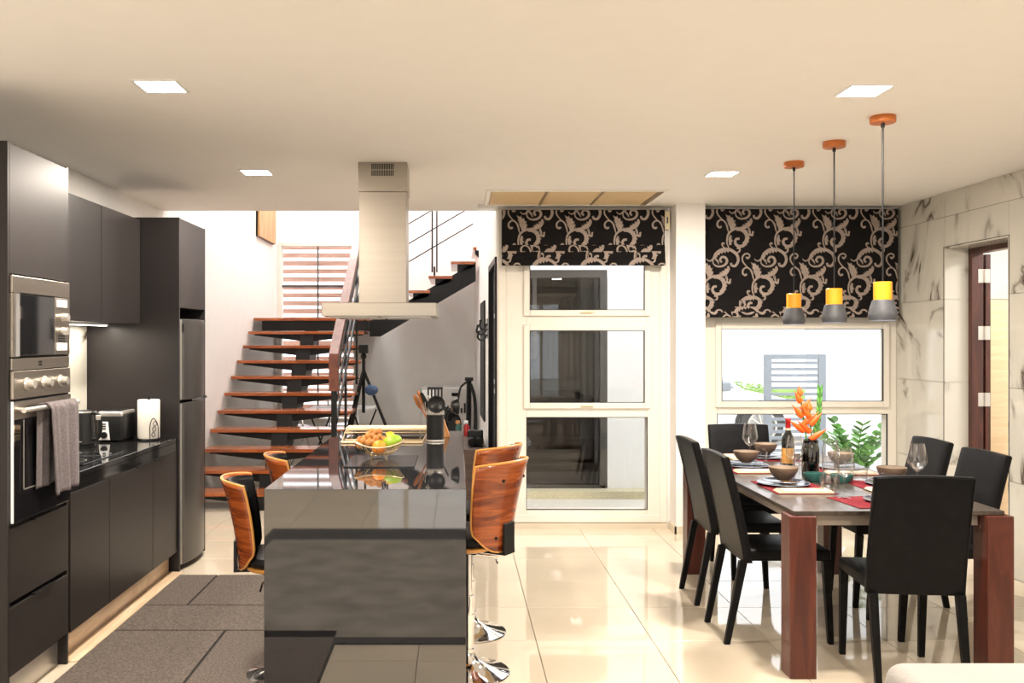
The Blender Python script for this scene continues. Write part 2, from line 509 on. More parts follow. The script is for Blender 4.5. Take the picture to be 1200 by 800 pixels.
# right wall: marble tiles over a core, with the doorway
dy0, dy1, dz = 6.15, 6.97, 2.235
wr = struct('wall_right', (lambda b: (box(b, XR + .012, XR + .17, YF, dy0, 0, ZC), box(b, XR + .012, XR + .17, dy1, YB + .2, 0, ZC), box(b, XR + .012, XR + .17, dy0, dy1, dz, ZC), b)[-1])(B()), 'marble_grout')
zrows = [0, .015 + .61, 1.235, 1.85, 2.46, ZC]
yj = sorted([YB - .77 - 1.2 * k for k in range(-0, 10)] + [YB, YF])
yj = [y for y in yj if YF <= y <= YB]
def mtile(y0, y1, z0, z1):
    if y1 - y0 < .02 or z1 - z0 < .02: return
    obj('marble_tile', box(B(), XR, XR + .0115, y0 + .0015, y1 - .0015, z0 + .0015, z1 - .0015), 'marble', wr)
for j in range(len(yj) - 1):
    for k in range(len(zrows) - 1):
        y0, y1, z0, z1 = yj[j], yj[j + 1], zrows[k], zrows[k + 1]
        if y1 <= dy0 or y0 >= dy1 or z0 >= dz: mtile(y0, y1, z0, z1); continue
        if z1 > dz: mtile(max(y0, dy0), min(y1, dy1), dz, z1)
        if y0 < dy0: mtile(y0, dy0, z0, z1)
        if y1 > dy1: mtile(dy1, y1, z0, z1)
# marble reveals of the doorway (far side, near side, head)
for z0, z1 in zip(zrows, zrows[1:]):
    if z0 < dz:
        z1 = min(z1, dz - .012)
        obj('reveal_tile', box(B(), XR, XR + .175, dy1 - .012, dy1, z0 + .001, z1 - .001), 'marble', wr)
        obj('reveal_tile', box(B(), XR, XR + .175, dy0, dy0 + .012, z0 + .001, z1 - .001), 'marble', wr)
obj('reveal_tile', box(B(), XR, XR + .175, dy0, dy1, dz - .012, dz), 'marble', wr)
bm = B()
box(bm, XR - .003, XR + .004, dy0 - .004, dy0, 0, dz + .004); box(bm, XR - .003, XR + .004, dy1, dy1 + .004, 0, dz + .004); box(bm, XR - .003, XR + .004, dy0, dy1, dz, dz + .004)
obj('edge_trim', bm, 'black', wr)
# the door in it: frame, hinges and the open leaf
d = structroot('door_1', (XR + .25, (dy0 + dy1) / 2, 0))
bm = B()
box(bm, XR + .176, XR + .262, dy1 - .055, dy1 - .0, 0, dz); box(bm, XR + .176, XR + .262, dy0, dy0 + .04, 0, dz); box(bm, XR + .176, XR + .262, dy0 + .04, dy1 - .055, dz - .05, dz)
obj('door_frame', bm, 'doorwood', d, bevel=.004)
lf = obj('door_leaf', box(B(), XR + .278, XR + .316, dy1 - .055, dy1 + .50, .01, dz - .055), 'doorwood', d, bevel=.003)
for z in (.35, 1.11, 1.60, 2.02):
    bm = B(); box(bm, XR + .222, XR + .264, dy1 - .0585, dy1 - .0545, z - .05, z + .05); box(bm, XR + .276, XR + .310, dy1 - .0585, dy1 - .0552, z - .05, z + .05)
    cyl(bm, (XR + .270, dy1 - .062, z - .05), (XR + .270, dy1 - .062, z + .05), .007)
    obj('hinge', bm, 'silver', lf)
# little room beyond the doorway
HX, HY = XR + 2.2, 8.0
struct('wall_hallway_side', box(B(), HX, HX + .15, 5.0, HY, 0, ZC), 'wall')
struct('wall_hallway_near', box(B(), XR + .17, HX, 4.85, 5.0, 0, ZC), 'wall')
struct('wall_hallway_far', box(B(), XR + .17, HX + .15, HY, HY + .1, 0, ZC), 'wall')
struct('ceiling_hallway', box(B(), XR + .0, HX + .15, 4.85, HY + .1, ZC + .3, ZC + .4), 'ceiling')
w = thing('wardrobe', 'beige panelled wardrobe front with a grey top rail seen through the doorway', 'wardrobe', (XR + 1.3, 7.75, 0))
obj('carcass', box(B(), XR + .46, HX - .02, 7.54, HY - .01, 0, 1.99), 'beigedoor', w)
for k in range(4): obj('door', box(B(), XR + .46 + .43 * k + .002, XR + .46 + .43 * (k + 1) - .002, 7.52, 7.539, .06, 1.87), 'beigedoor', w)
obj('top_rail', box(B(), XR + .46, HX - .02, 7.52, 7.539, 1.875, 1.99), 'silver', w)
area('hallway_lamp', (XR + 1.2, 6.3, 2.6), (.4, .4), 40, (1, .97, .92))

# baseboards
struct('baseboard_back', box(B(), .36, 1.735, YB - .012, YB + .01, 0, .045), 'floor')
bm = B(); box(bm, 1.743, 1.755, 7.488, YB, 0, .06); box(bm, 1.743, 1.999, 7.488, 7.50, 0, .06); box(bm, 1.987, 1.999, 7.50, YB, 0, .06)
struct('baseboard_pillar', bm, 'floor')

# ---------------------------------------------------------------- windows
def ring(bm, x0, x1, z0, z1, w, y0, y1):
    box(bm, x0, x0 + w, y0, y1, z0, z1); box(bm, x1 - w, x1, y0, y1, z0, z1)
    box(bm, x0 + w, x1 - w, y0, y1, z0, z0 + w); box(bm, x0 + w, x1 - w, y0, y1, z1 - w, z1)
def win_handle(x, z, par):
    bm = B(); box(bm, x - .03, x + .03, YB - .028, YB - .0, z, z + .02, bev=.004); box(bm, x - .055, x + .055, YB - .045, YB - .03, z + .006, z + .016, bev=.003)
    obj('handle', bm, 'creampl', par)
w1 = structroot('window_1', (1.03, YB, .05))
bm = B()
box(bm, .337, .575, YB, YB + .12, .045, ZC); box(bm, 1.57, 1.735, YB, YB + .12, .045, ZC)
for a, b in ((.045, .153), (.913, 1.000), (1.66, 1.76), (2.48, ZC)): box(bm, .575, 1.57, YB, YB + .12, a, b)
obj('window_frame', bm, 'upvc', w1, bevel=.004)
bm = B(); ring(bm, .345, 1.728, .05, 2.62, .06, YB - .012, YB); obj('outer_trim', bm, 'upvc', w1, bevel=.003)
for z0, z1 in ((.985, 1.675), (1.745, 2.50)):
    bm = B(); ring(bm, .552, 1.593, z0, z1, .05, YB - .022, YB + .04); s = obj('sash', bm, 'upvc', w1, bevel=.006)
    obj('pane', box(B(), .60, 1.545, YB + .015, YB + .021, z0 + .048, z1 - .048), 'glass', s)
    bm = B(); ring(bm, .601, 1.544, z0 + .049, z1 - .049, .004, YB - .023, YB + .0); obj('gasket', bm, 'black', s)
obj('pane', box(B(), .575, 1.57, YB + .05, YB + .056, .153, .913), 'glass', w1)
bm = B(); ring(bm, .574, 1.571, .152, .914, .004, YB - .002, YB + .02); obj('gasket', bm, 'black', w1)
win_handle(1.07, 1.0, w1); win_handle(1.07, 1.765, w1)
w2 = structroot('window_2', (2.81, YB, .05))
bm = B()
box(bm, 1.99, 2.144, YB, YB + .12, 0, 1.80); box(bm, 3.544, XR, YB, YB + .12, 0, 1.80)
for a, b in ((0, .153), (.939, 1.02), (1.66, 1.80)): box(bm, 2.144, 3.544, YB, YB + .12, a, b)
obj('window_frame', bm, 'upvc', w2, bevel=.004)
bm = B(); ring(bm, 2.125, 3.553, .995, 1.69, .052, YB - .022, YB + .04); s = obj('sash', bm, 'upvc', w2, bevel=.006)
obj('pane', box(B(), 2.175, 3.503, YB + .015, YB + .021, 1.045, 1.64), 'glass', s)
bm = B(); ring(bm, 2.176, 3.502, 1.046, 1.639, .004, YB - .023, YB); obj('gasket', bm, 'black', s)
obj('pane', box(B(), 2.144, 3.544, YB + .05, YB + .056, .153, .939), 'glass', w2)
bm = B(); ring(bm, 2.143, 3.545, .152, .94, .004, YB - .002, YB + .02); obj('gasket', bm, 'black', w2)
# stairwell windows
w4 = structroot('window_4', (-1.88, YS, .43))
bm = B(); ring(bm, wx0, wx1, wz0, wz1, .055, YS - .015, YS + .12); obj('window_frame', bm, 'upvc', w4, bevel=.004)
bm = B(); box(bm, -1.89, -1.87, YS + .03, YS + .06, wz0 + .05, wz1 - .05); box(bm, wx0 + .05, wx1 - .05, YS + .03, YS + .06, 2.26, 2.29); box(bm, wx0 + .05, wx1 - .05, YS + .03, YS + .06, 1.2, 1.23)
obj('glazing_bar', bm, 'fridge', w4)
obj('pane', box(B(), wx0 + .05, wx1 - .05, YS + .07, YS + .076, wz0 + .05, wz1 - .05), 'glass', w4)
w5 = structroot('window_5_added', (-1.1, YS, 3.6))  # upper window out of view, added to let sky light into the stairwell
bm = B(); ring(bm, -1.8, -.6, 3.6, 4.7, .055, YS - .015, YS + .12); obj('window_frame', bm, 'upvc', w5)
obj('pane', box(B(), -1.75, -.65, YS + .07, YS + .076, 3.65, 4.65), 'glass', w5)

# side door near the dining window
d2 = structroot('door_2', (.4, 8.4, 0))
bm = B()
for y0, y1 in ((7.845, 7.90), (8.89, 8.945)):
    prism(bm, [(sx(y0) - .012, y0, 0), (sx(y0) + .14, y0, 0), (sx(y1) + .14, y1, 0), (sx(y1) - .012, y1, 0)], (0, 0, 2.245))
prism(bm, [(sx(7.9) - .012, 7.9, 2.19), (sx(7.9) + .14, 7.9, 2.19), (sx(8.89) + .14, 8.89, 2.19), (sx(8.89) - .012, 8.89, 2.19)], (0, 0, .055))
obj('door_frame', bm, 'black', d2)
bm = B(); prism(bm, [(sx(7.9) + .03, 7.902, .01), (sx(7.9) + .07, 7.902, .01), (sx(8.888) + .07, 8.888, .01), (sx(8.888) + .03, 8.888, .01)], (0, 0, 2.175))
lf = obj('door_leaf', bm, 'mattblack', d2)
for z in (1.12, 1.20, 1.75, .4):
    obj('hinge', box(B(), sx(7.9) - .016, sx(7.9) - .002, 7.86, 7.91, z - .018, z + .018), 'silver', lf)

# ---------------------------------------------------------------- ceiling fittings
for i, (x, y, lab) in enumerate([(-1.27, 4.03, 'square recessed ceiling downlight nearest the camera, above the kitchen cabinets'), (-1.30, 6.1, 'square recessed ceiling downlight in front of the staircase'),
                     (1.78, 4.1, 'square recessed ceiling downlight nearest the camera, above the dining side'), (1.74, 6.15, 'square recessed ceiling downlight close to the patterned blinds'),
                     (-1.27, 1.6, ''), (1.78, 1.6, ''), (-1.27, -1.2, ''), (1.78, -1.2, '')]):
    if not lab: lab = 'square recessed ceiling downlight out of view, %s of the camera on the %s side' % ('ahead' if y > 0 else 'behind', 'kitchen' if x < 0 else 'dining')
    t = thing('downlight', lab, 'ceiling light', (x, y, ZC - .006), 'square ceiling downlights')
    bm = B(); h = .085
    for a, b, c, dd in ((-h - .012, -h, -h - .012, h + .012), (h, h + .012, -h - .012, h + .012), (-h, h, -h - .012, -h), (-h, h, h, h + .012)):
        box(bm, x + a, x + b, y + c, y + dd, ZC - .006, ZC + .0005)
    obj('rim', bm, 'white', t)
    obj('diffuser', box(B(), x - h, x + h, y - h, y + h, ZC - .004, ZC - .0005), 'lamp', t)
    area('downlight_beam', (x, y, ZC - .012), (.16, .16), DOWNLIGHT_W, WARM, parent=t)

for x, y, wh in ((-1.6, 9.2, 'over the lowest treads'), (-.4, 11.2, 'over the second flight'), (-1.7, 12.0, 'over the landing')):  # unseen fill lights, added to brighten the stairwell
    t = thing('downlight', 'large unseen fill light added high in the stairwell ceiling ' + wh, 'ceiling light', (x, y, 5.29), 'added stairwell fill lights')
    obj('diffuser', box(B(), x - .45, x + .45, y - .45, y + .45, 5.292, 5.2995), 'lamp', t)
    area('downlight_beam', (x, y, 5.285), (.9, .9), 6, (1, .92, .84), parent=t)
v = thing('ceiling_panel', 'long cream ceiling access panel in three sections above the left window blind', 'vent', (.89, 7.17, ZC - .02))
bm = B(); X = (.25, 1.52); Y = (6.84, 7.52)
for a in ((X[0] - .03, X[0], Y[0] - .03, Y[1] + .03), (X[1], X[1] + .03, Y[0] - .03, Y[1] + .03), (X[0], X[1], Y[0] - .03, Y[0]), (X[0], X[1], Y[1], Y[1] + .03)): box(bm, *a, ZC - .012, ZC)
obj('panel_frame', bm, 'ceiling', v, bevel=.003)
for a, b in ((.26, .655), (.675, 1.065), (1.085, 1.47)): obj('panel', box(B(), a, b, Y[0] + .004, Y[1] - .004, ZC - .009, ZC - .001), 'cream', v)
for a in (.655, 1.065, 1.47): obj('divider', box(B(), a + .001, a + .019 + (.02 if a > 1.4 else 0), Y[0] + .002, Y[1] - .002, ZC - .014, ZC - .001), 'orangewood' if 0 else 'bowlin', v)
bm = B(); box(bm, .17, .30, 7.56, 7.66, ZC - .03, ZC - .001, bev=.006); tag(obj('smoke_sensor', bm, 'white'), 'small white sensor box on the ceiling at the left end of the left blind', 'sensor')
bm = B(); box(bm, 1.70, 1.742, YB - .06, YB - .013, 2.45, 2.60, bev=.003)
o = thing('blind_motor', 'small cream control box beside the right end of the left blind', 'control box', (1.72, YB - .04, 2.45)); obj('housing', bm, 'creampl', o)
obj('switch', box(B(), 1.715, 1.727, YB - .0645, YB - .0605, 2.50, 2.55), 'greyshade', o)

# pendants
bm = None
pend = thing('pendant_lamp', 'grey pendant lamp with yellow wooden collar, farthest from the camera of the three', 'pendant lamp', (0, 0, 0), 'pendant lamps over the dining table')
obj('ceiling_rose', lathe(B(), [(0, ZC), (.058, ZC), (.060, ZC - .006), (.060, ZC - .03), (.056, ZC - .034), (0, ZC - .034)], seg=32), 'orangewood', pend, smooth=True)
bm = B(); cyl(bm, (0, 0, ZC - .055), (0, 0, ZC - .034), .009); obj('cord_grip', bm, 'black', pend, smooth=True)
bm = B(); cyl(bm, (0, 0, 1.83), (0, 0, ZC - .05), .0045, seg=8); obj('cord', bm, 'black', pend, smooth=True)
obj('collar', lathe(B(), [(0, 1.832), (.040, 1.832), (.043, 1.829), (.043, 1.745), (0, 1.745)], seg=28), 'yellowwood', pend, smooth=True)
sh = obj('shade', lathe(B(), [(.043, 1.745), (.049, 1.742), (.060, 1.705), (.0665, 1.68), (.067, 1.665), (.062, 1.645), (.058, 1.645), (.063, 1.665), (.056, 1.70), (.045, 1.735)], seg=32), 'greyshade', pend, smooth=True)
obj('bulb', lathe(B(), [(.0575, 1.653), (.0575, 1.656), (0, 1.660), (0, 1.653)], seg=24), 'bulb', sh)
l = area('pendant_light', (0, 0, 1.64), (.09, .09), 3, (.9, .92, 1), parent=pend)
PX = [(2.07, 5.76), (2.08, 5.17), (2.08, 4.58)]
dup(pend, (PX[1][0], PX[1][1], 0), 0, 'grey pendant lamp with yellow wooden collar, middle one of the three')
dup(pend, (PX[2][0], PX[2][1], 0), 0, 'grey pendant lamp with yellow wooden collar, nearest the marble wall and camera')
pend.location = (PX[0][0], PX[0][1], 0)

# ---------------------------------------------------------------- patterned roman blinds
MOTIF = [  # strokes in pattern units: points, start width, middle width, end width
    ([(205, 58), (216, 44), (206, 30), (186, 30), (170, 48), (170, 75), (190, 104), (222, 138), (238, 190)], 5, 7, 3),
    ([(210, 52), (200, 58), (192, 48)], 9, 8, 5),
    ([(196, 158), (186, 166), (172, 156), (172, 134), (190, 118), (214, 124), (232, 150), (242, 200)], 9, 7, 3),
    ([(246, 300), (232, 262), (240, 210), (276, 178), (325, 176), (358, 205), (360, 248), (335, 282), (302, 284), (284, 262), (292, 240), (312, 238)], 4, 15, 9),
    ([(262, 190), (300, 168), (350, 182)], 2, 6, 2),
    ([(366, 168), (376, 196), (386, 214), (398, 200), (396, 190)], 3, 6, 8),
    ([(100, 366), (118, 380), (142, 368), (160, 332), (200, 306), (250, 308), (292, 336), (304, 376), (286, 410), (262, 408), (258, 392)], 3, 13, 9),
    ([(150, 352), (142, 390), (168, 414), (210, 410), (232, 384), (222, 358), (198, 356), (188, 376), (200, 388)], 3, 11, 8),
    ([(246, 302), (214, 294), (200, 276), (206, 266), (216, 272)], 3, 6, 8),
    ([(250, 300), (290, 326), (312, 318), (312, 300), (296, 298)], 3, 7, 8),
    ([(240, 412), (244, 432), (224, 458), (196, 470), (172, 466)], 3, 15, 2),
    ([(228, 470), (236, 500), (230, 516), (250, 522), (250, 506)], 3, 6, 7),
    ([(150, 362), (168, 376), (180, 400)], 4, 8, 2),
]
def zigzag(cx, cy, r0, r1, r2, a0, a1, n, sy=.92):
    out = [(cx + (r1 if k % 2 else r2) * math.cos(a0 + (a1 - a0) * k / n), cy + sy * (r1 if k % 2 else r2) * math.sin(a0 + (a1 - a0) * k / n)) for k in range(n + 1)]
    inn = [(cx + r0 * math.cos(a0 + (a1 - a0) * k / n), cy + sy * r0 * math.sin(a0 + (a1 - a0) * k / n)) for k in range(n, -1, -1)]
    return [(out[k], out[k + 1], inn[n - k - 1], inn[n - k]) for k in range(n)]
POLYS = [
    [(258, 192), (250, 165), (238, 144), (242, 134), (229, 120), (235, 108), (222, 82), (244, 94), (247, 85), (260, 106), (268, 99), (274, 122), (284, 119), (280, 142), (292, 143), (282, 164), (276, 186)],
    [(150, 368), (160, 335), (185, 312), (220, 300), (252, 304), (262, 320), (246, 314), (240, 328), (228, 316), (220, 332), (208, 320), (200, 336), (190, 326), (182, 344), (174, 338), (168, 356)],
    [(244, 412), (250, 436), (232, 464), (206, 480), (170, 470), (190, 462), (184, 450), (204, 454), (202, 440), (218, 444), (216, 428), (230, 430), (234, 414)],
    [(240, 238), (252, 214), (262, 216), (258, 232), (270, 230), (262, 248), (272, 250), (258, 264), (262, 276), (246, 280)],
] + zigzag(302, 230, 46, 60, 80, -1.75, .95, 15)
def damask(x0, x1, z0, z1, yfun, phx, phz, unit=.39 / 307):
    """flat tapered strokes clipped to one strip of cloth, following the cloth's face"""
    bm = B()
    lay = [0]
    def emit_stroke(pts, w0, w1, w2, ox, oz):
        P = spline([(p[0], 0, -p[1]) for p in pts], 5)
        n = len(P); prev = None; lay[0] += 1; ly = -(lay[0] % 37) * .00003
        for i, p in enumerate(P):
            a = P[max(0, i - 1)]; b = P[min(n - 1, i + 1)]; d = (b - a)
            if d.length < 1e-6: continue
            d.normalize(); nn = Vector((-d.z, 0, d.x)); t = i / (n - 1)
            w = (w0 + (w1 - w0) * t * 2 if t < .5 else w1 + (w2 - w1) * (t - .5) * 2) * .76
            q = [bm.verts.new(((p.x + s * nn.x * w) * unit + ox, ly, (p.z + s * nn.z * w) * unit + oz)) for s in (-1, 1)]
            if prev: bm.faces.new((prev[0], prev[1], q[1], q[0]))
            prev = q
    span = 307 * unit
    for j in range(-3, 6):
        for i in range(-8, 12):
            ox = x0 + phx + i * span + j * 145 * unit; oz = z1 + phz + j * 305 * unit
            if ox + 420 * unit < x0 or ox + 90 * unit > x1: continue
            if oz - 20 * unit < z0 or oz - 530 * unit > z1: continue
            for s in MOTIF: emit_stroke(*s, ox, oz)
            for q in POLYS:
                lay[0] += 1; ly = -(lay[0] % 37) * .00003 - .0012
                f_ = bm.faces.new([bm.verts.new((a_ * unit + ox, ly, -b_ * unit + oz)) for a_, b_ in q])
    bmesh.ops.triangulate(bm, faces=[f_ for f_ in bm.faces if len(f_.verts) > 4])
    for co, no in (((x0 + .004, 0, 0), (-1, 0, 0)), ((x1 - .004, 0, 0), (1, 0, 0)), ((0, 0, z0), (0, 0, -1)), ((0, 0, z1), (0, 0, 1))):
        bmesh.ops.bisect_plane(bm, geom=bm.verts[:] + bm.edges[:] + bm.faces[:], plane_co=co, plane_no=no, clear_outer=True)
    for v in bm.verts: v.co.y += yfun(v.co.z) - .0018
    return bm
def roman_blind(x0, x1, zt, zb, lab, folds, px):
    yf = YB - .10
    t = thing('roman_blind', lab, 'blind', ((x0 + x1) / 2, yf, zb), 'black roman blinds with silver scroll print')
    obj('head_rail', box(B(), x0 + .005, x1 - .005, yf + .004, YB - .025, zt - .03, zt), 'white', t)
    zf = folds[0][1]
    bm = box(B(), x0, x1, yf, yf + .003, zf - .03, zt); cl = obj('cloth', bm, 'blind', t)
    p = obj('scroll_print', damask(x0, x1, zf, zt, lambda z: yf, px, .06, ), 'damask', cl); p['kind'] = 'stuff'
    for k, (a, b) in enumerate(folds):        # hanging pleats, each a bowed strip proud of the one above
        yk = yf - .006 - .007 * k
        prof = lambda z, a=a, b=b, yk=yk: yk - .010 * math.sin(PI * min(1, max(0, (b - z) / (b - a))) * .8)
        bm = B(); n = 6
        pts = [(x0, prof(b + (a - b) * i / n), b + (a - b) * i / n) for i in range(n + 1)]
        pts2 = [(x0, q[1] + .004, q[2]) for q in pts[::-1]]
        prism(bm, pts + pts2, (x1 - x0, 0, 0))
        f = obj('fold', bm, 'blind', t)
        obj('scroll_print', damask(x0, x1, a + .002, b - .002, prof, px + .1 + .06 * k, .06 + .1 * k + (zt - b) * .3), 'damask', f)['kind'] = 'stuff'
roman_blind(.366, 1.69, 2.605, 2.15, 'shorter black roman blind with silver scroll print over the left window', [(2.255, 2.32), (2.20, 2.27), (2.15, 2.215)], -.16)
roman_blind(2.0, 3.585, 2.612, 1.73, 'deep black roman blind with silver scroll print behind the pendant lamps', [(1.80, 1.87), (1.765, 1.82), (1.73, 1.78)], -.10)

# ---------------------------------------------------------------- outside
struct('ground', (lambda b: (box(b, -14, 20, YS + .2, 34, -.3, -.08), box(b, .5, 20, YB + .4, YS + .2, -.3, -.08), box(b, -14, 20, -24, YF - .2, -.3, -.08), b)[-1])(B()), 'ext_ground')
g = thing('house_wing', 'white house wing with dark sliding glass door outside the left window', 'building', (.9, 9.9, -.08))
bm = B(); box(bm, .5, 2.25, 9.8, 9.95, 2.28, 3.2); box(bm, 1.575, 2.25, 9.8, 9.95, -.08, 2.28); obj('wall', bm, 'ext_white', g)
bm = B(); box(bm, .5, 1.575, 9.82, 9.93, 2.20, 2.28); box(bm, 1.50, 1.575, 9.80, 9.93, .03, 2.20); box(bm, .80, .84, 9.84, 9.90, 1.35, 2.20); box(bm, .5, 1.5, 9.82, 9.93, -.0, .03)
obj('door_frame', bm, 'fridge', g)
obj('glass_panel', box(B(), .5, 1.50, 9.86, 9.868, .03, 2.20), 'tintglass', g)
obj('interior', (lambda b: (box(b, .5, 2.2, 12.0, 12.1, 0, 2.4), box(b, 2.2, 2.25, 9.95, 12.1, 0, 2.4), box(b, .5, 2.2, 9.95, 12.1, -.05, 0), box(b, .5, 2.25, 9.95, 12.1, 2.4, 2.45), b)[-1])(B()), 'planks', g)
obj('kerb', box(B(), .5, 2.25, 9.60, 9.80, -.08, -.0), 'kerb', g)
s_ = thing('outdoor_sofa', 'grey brown cushioned sofa dimly seen through the dark sliding glass', 'sofa', (1.2, 10.9, 0))
obj('seat', box(B(), .6, 1.9, 10.5, 11.2, .1, .42, bev=.04), 'greycush', s_)
obj('cushion', box(B(), .62, 1.1, 11.0, 11.2, .42, .9, bev=.05), 'bowlin', s_); obj('cushion', box(B(), 1.12, 1.7, 11.0, 11.2, .42, .86, bev=.05), 'bowlin', s_)
# gate
g = thing('garden_gate', 'pale grey slatted metal gate seen through the right window', 'gate', (4.35, 12, -.08))
k_ = 12 / 1100
gx0, gx1, gz1 = (896 - 535) * k_, (968 - 535) * k_, 1.55 - 17 * k_
for x in (gx0, gx1 - .09): obj('post', box(B(), x, x + .09, 12, 12.05, -.08, gz1), 'gate', g)
obj('top_rail', box(B(), gx0 + .09, gx1 - .09, 12.005, 12.045, gz1 - .065, gz1), 'gate', g)
for k in range(1, 18):
    z = gz1 - .03 - .08 * k
    if z > 0: obj('slat', box(B(), gx0 + .09, gx1 - .09, 12.01, 12.04, z - .019, z + .019), 'gate', g)
bm = B(); box(bm, gx1 + .03, gx1 + 7, 12.6, 12.8, -.08, 2.6); tag(obj('boundary_wall', bm, 'ext_white'), 'white boundary wall to the right of the grey slatted gate', 'wall')
bm = B(); box(bm, gx1 + .01, gx1 + .035, 12.02, 12.06, .75, 1.35); 
# hedge
bm = B(); random.seed(3)
for k in range(2600):
    x = random.uniform(2, 9.5); y = random.uniform(20, 21.2); z = random.uniform(-.08, .52)
    s = random.uniform(.05, .10); a = random.uniform(0, PI); b = random.uniform(-1, 1)
    m3 = Matrix.Translation((x, y, z + .10 * math.sin(x * 2.3))) @ Matrix.Rotation(a, 4, 'Z') @ Matrix.Rotation(b, 4, 'X')
    vs = [bm.verts.new(m3 @ Vector(p)) for p in ((-s, 0, 0), (0, -s * .5, .01), (s, 0, 0), (0, s * .5, .01))]
    bm.faces.new(vs)
box(bm, 2, 9.5, 20.2, 21.0, -.08, .48)
tag(obj('hedge', bm, 'hedge'), 'low clipped green hedge beyond the white car', 'hedge')
# car
car = thing('car', 'white parked car with silver wheels beyond the gate', 'car', (3.5, 15.9, -.15))
cx = 5.75; prof = [(0, .25), (.02, .55), (.12, .68), (.95, .86), (1.15, .90), (1.75, 1.32), (2.1, 1.42), (3.1, 1.44), (3.7, 1.30), (4.2, .98), (4.42, .9), (4.5, .5), (4.45, .25)]
Y0 = 15.0
bm = B(); P = [(cx - a, Y0, b - .15) for a, b in prof]
t = bmesh.new(); n = len(P)
rows = []
for yy, ins in ((0, .0), (.25, 0), (1.5, 0), (1.75, .0)):
    rows.append([t.verts.new((x, Y0 + yy, z)) for x, _, z in P])
# tumblehome: the cabin narrows towards the roof
for r_, sgn in ((rows[0], 1), (rows[-1], -1)):
    for v_, (a, b) in zip(r_, prof):
        if b > .95: v_.co.y += sgn * .18 * (b - .9) / .5
for A, D in zip(rows, rows[1:]):
    for i in range(n - 1): t.faces.new((A[i], A[i + 1], D[i + 1], D[i]))
    t.faces.new((A[n - 1], A[0], D[0], D[n - 1]))
t.faces.new(rows[0][::-1]); t.faces.new(rows[-1])
bmesh.ops.recalc_face_normals(t, faces=t.faces); merge(bm, t)
obj('body', bm, 'car', car, bevel=.04)
bm = B(); prism(bm, [(cx - 1.30, Y0 - .01, .78), (cx - 1.86, Y0 + .13, 1.13), (cx - 2.5, Y0 + .155, 1.2), (cx - 2.5, Y0 - .01, .80)], (0, .03, 0)); obj('window', bm, 'gate', car)
bm = B(); box(bm, cx - 1.62, cx - 1.40, Y0 - .17, Y0 - .01, .74, .88, bev=.03); obj('wing_mirror', bm, 'gate', car)
for wx in (cx - .90, cx - 3.6):
    bm = lathe(B(), [(.18, -.1), (.33, -.1), (.34, -.06), (.34, .1), (.2, .1)], (wx, Y0 - .005, .18), 28, 'Y'); wq = obj('wheel', bm, 'tyre', car, smooth=True)
    bm = lathe(B(), [(.0, .095), (.05, .1), (.06, .085)], (wx, Y0 - .015, .18), 16, 'Y'); lathe(bm, [(.205, .105), (.24, .105), (.245, .06), (.2, .05)], (wx, Y0 - .015, .18), 28, 'Y')
    for k in range(10):
        a = 2 * PI * k / 10; cyl(bm, (wx + .05 * math.cos(a), Y0 - .105, .18 + .05 * math.sin(a)), (wx + .21 * math.cos(a), Y0 - .105, .18 + .21 * math.sin(a)), .02, .012, 6)
    obj('rim', bm, 'silver', wq, smooth=True)
    lathe(bm := B(), [(0, .04), (.2, .04)], (wx, Y0 - .015, .18), 20, 'Y'); obj('brake_disc', bm, 'white', wq)
    bm = B(); tube(bm, [(wx + .38 * math.cos(a), Y0 - .005, .18 + .38 * math.sin(a)) for a in [PI * k / 12 for k in range(13)]], .03, 6); obj('wheel_arch', bm, 'tyre', car)
# slatted screen behind the stair window
g = thing('slatted_screen', 'horizontal brown slatted screen outside the staircase window', 'screen', (-2.2, 13.9, -.08))
for x in (-4.4, -2.9, -1.5, -.1): obj('post', box(B(), x, x + .06, 13.93, 13.97, -.08, 3.5), 'slat', g)
for k in range(29): obj('slat', box(B(), -4.4, .2, 13.9, 13.925, .05 + .118 * k, .05 + .118 * k + .070), 'slat', g)
# zz plant
def leaf_mesh(bm, p, d, ln, wd, up=Vector((0, 0, 1))):
    d = d.normalized(); s = d.cross(up)
    if s.length < .1: s = Vector((1, 0, 0))
    s.normalize(); n = s.cross(d)
    L_ = [(0, 0), (.25, .8), (.55, 1), (.8, .6), (1, 0)]
    mid = [bm.verts.new(p + d * ln * a - n * wd * .12 * (1 - abs(2 * a - 1))) for a, _ in L_]
    l = [bm.verts.new(p + d * ln * a + s * wd * .5 * b + n * wd * .1) for a, b in L_[1:-1]]
    r = [bm.verts.new(p + d * ln * a - s * wd * .5 * b + n * wd * .1) for a, b in L_[1:-1]]
    for sd in (l, r):
        bm.faces.new((mid[0], mid[1], sd[0])); bm.faces.new((mid[1], mid[2], sd[1], sd[0])); bm.faces.new((mid[2], mid[3], sd[2], sd[1])); bm.faces.new((mid[3], mid[4], sd[2]))
pl = thing('potted_plant', 'green leafy plant with fleshy oval leaves standing outside the right window', 'plant', (3.66, 8.62, -.08))
obj('pot', lathe(B(), [(0, 0), (.13, 0), (.17, .3), (.18, .32), (.16, .32), (.15, .29), (0, .28)], (3.66, 8.62, -.08), 24), 'white', pl, smooth=True)
random.seed(11)
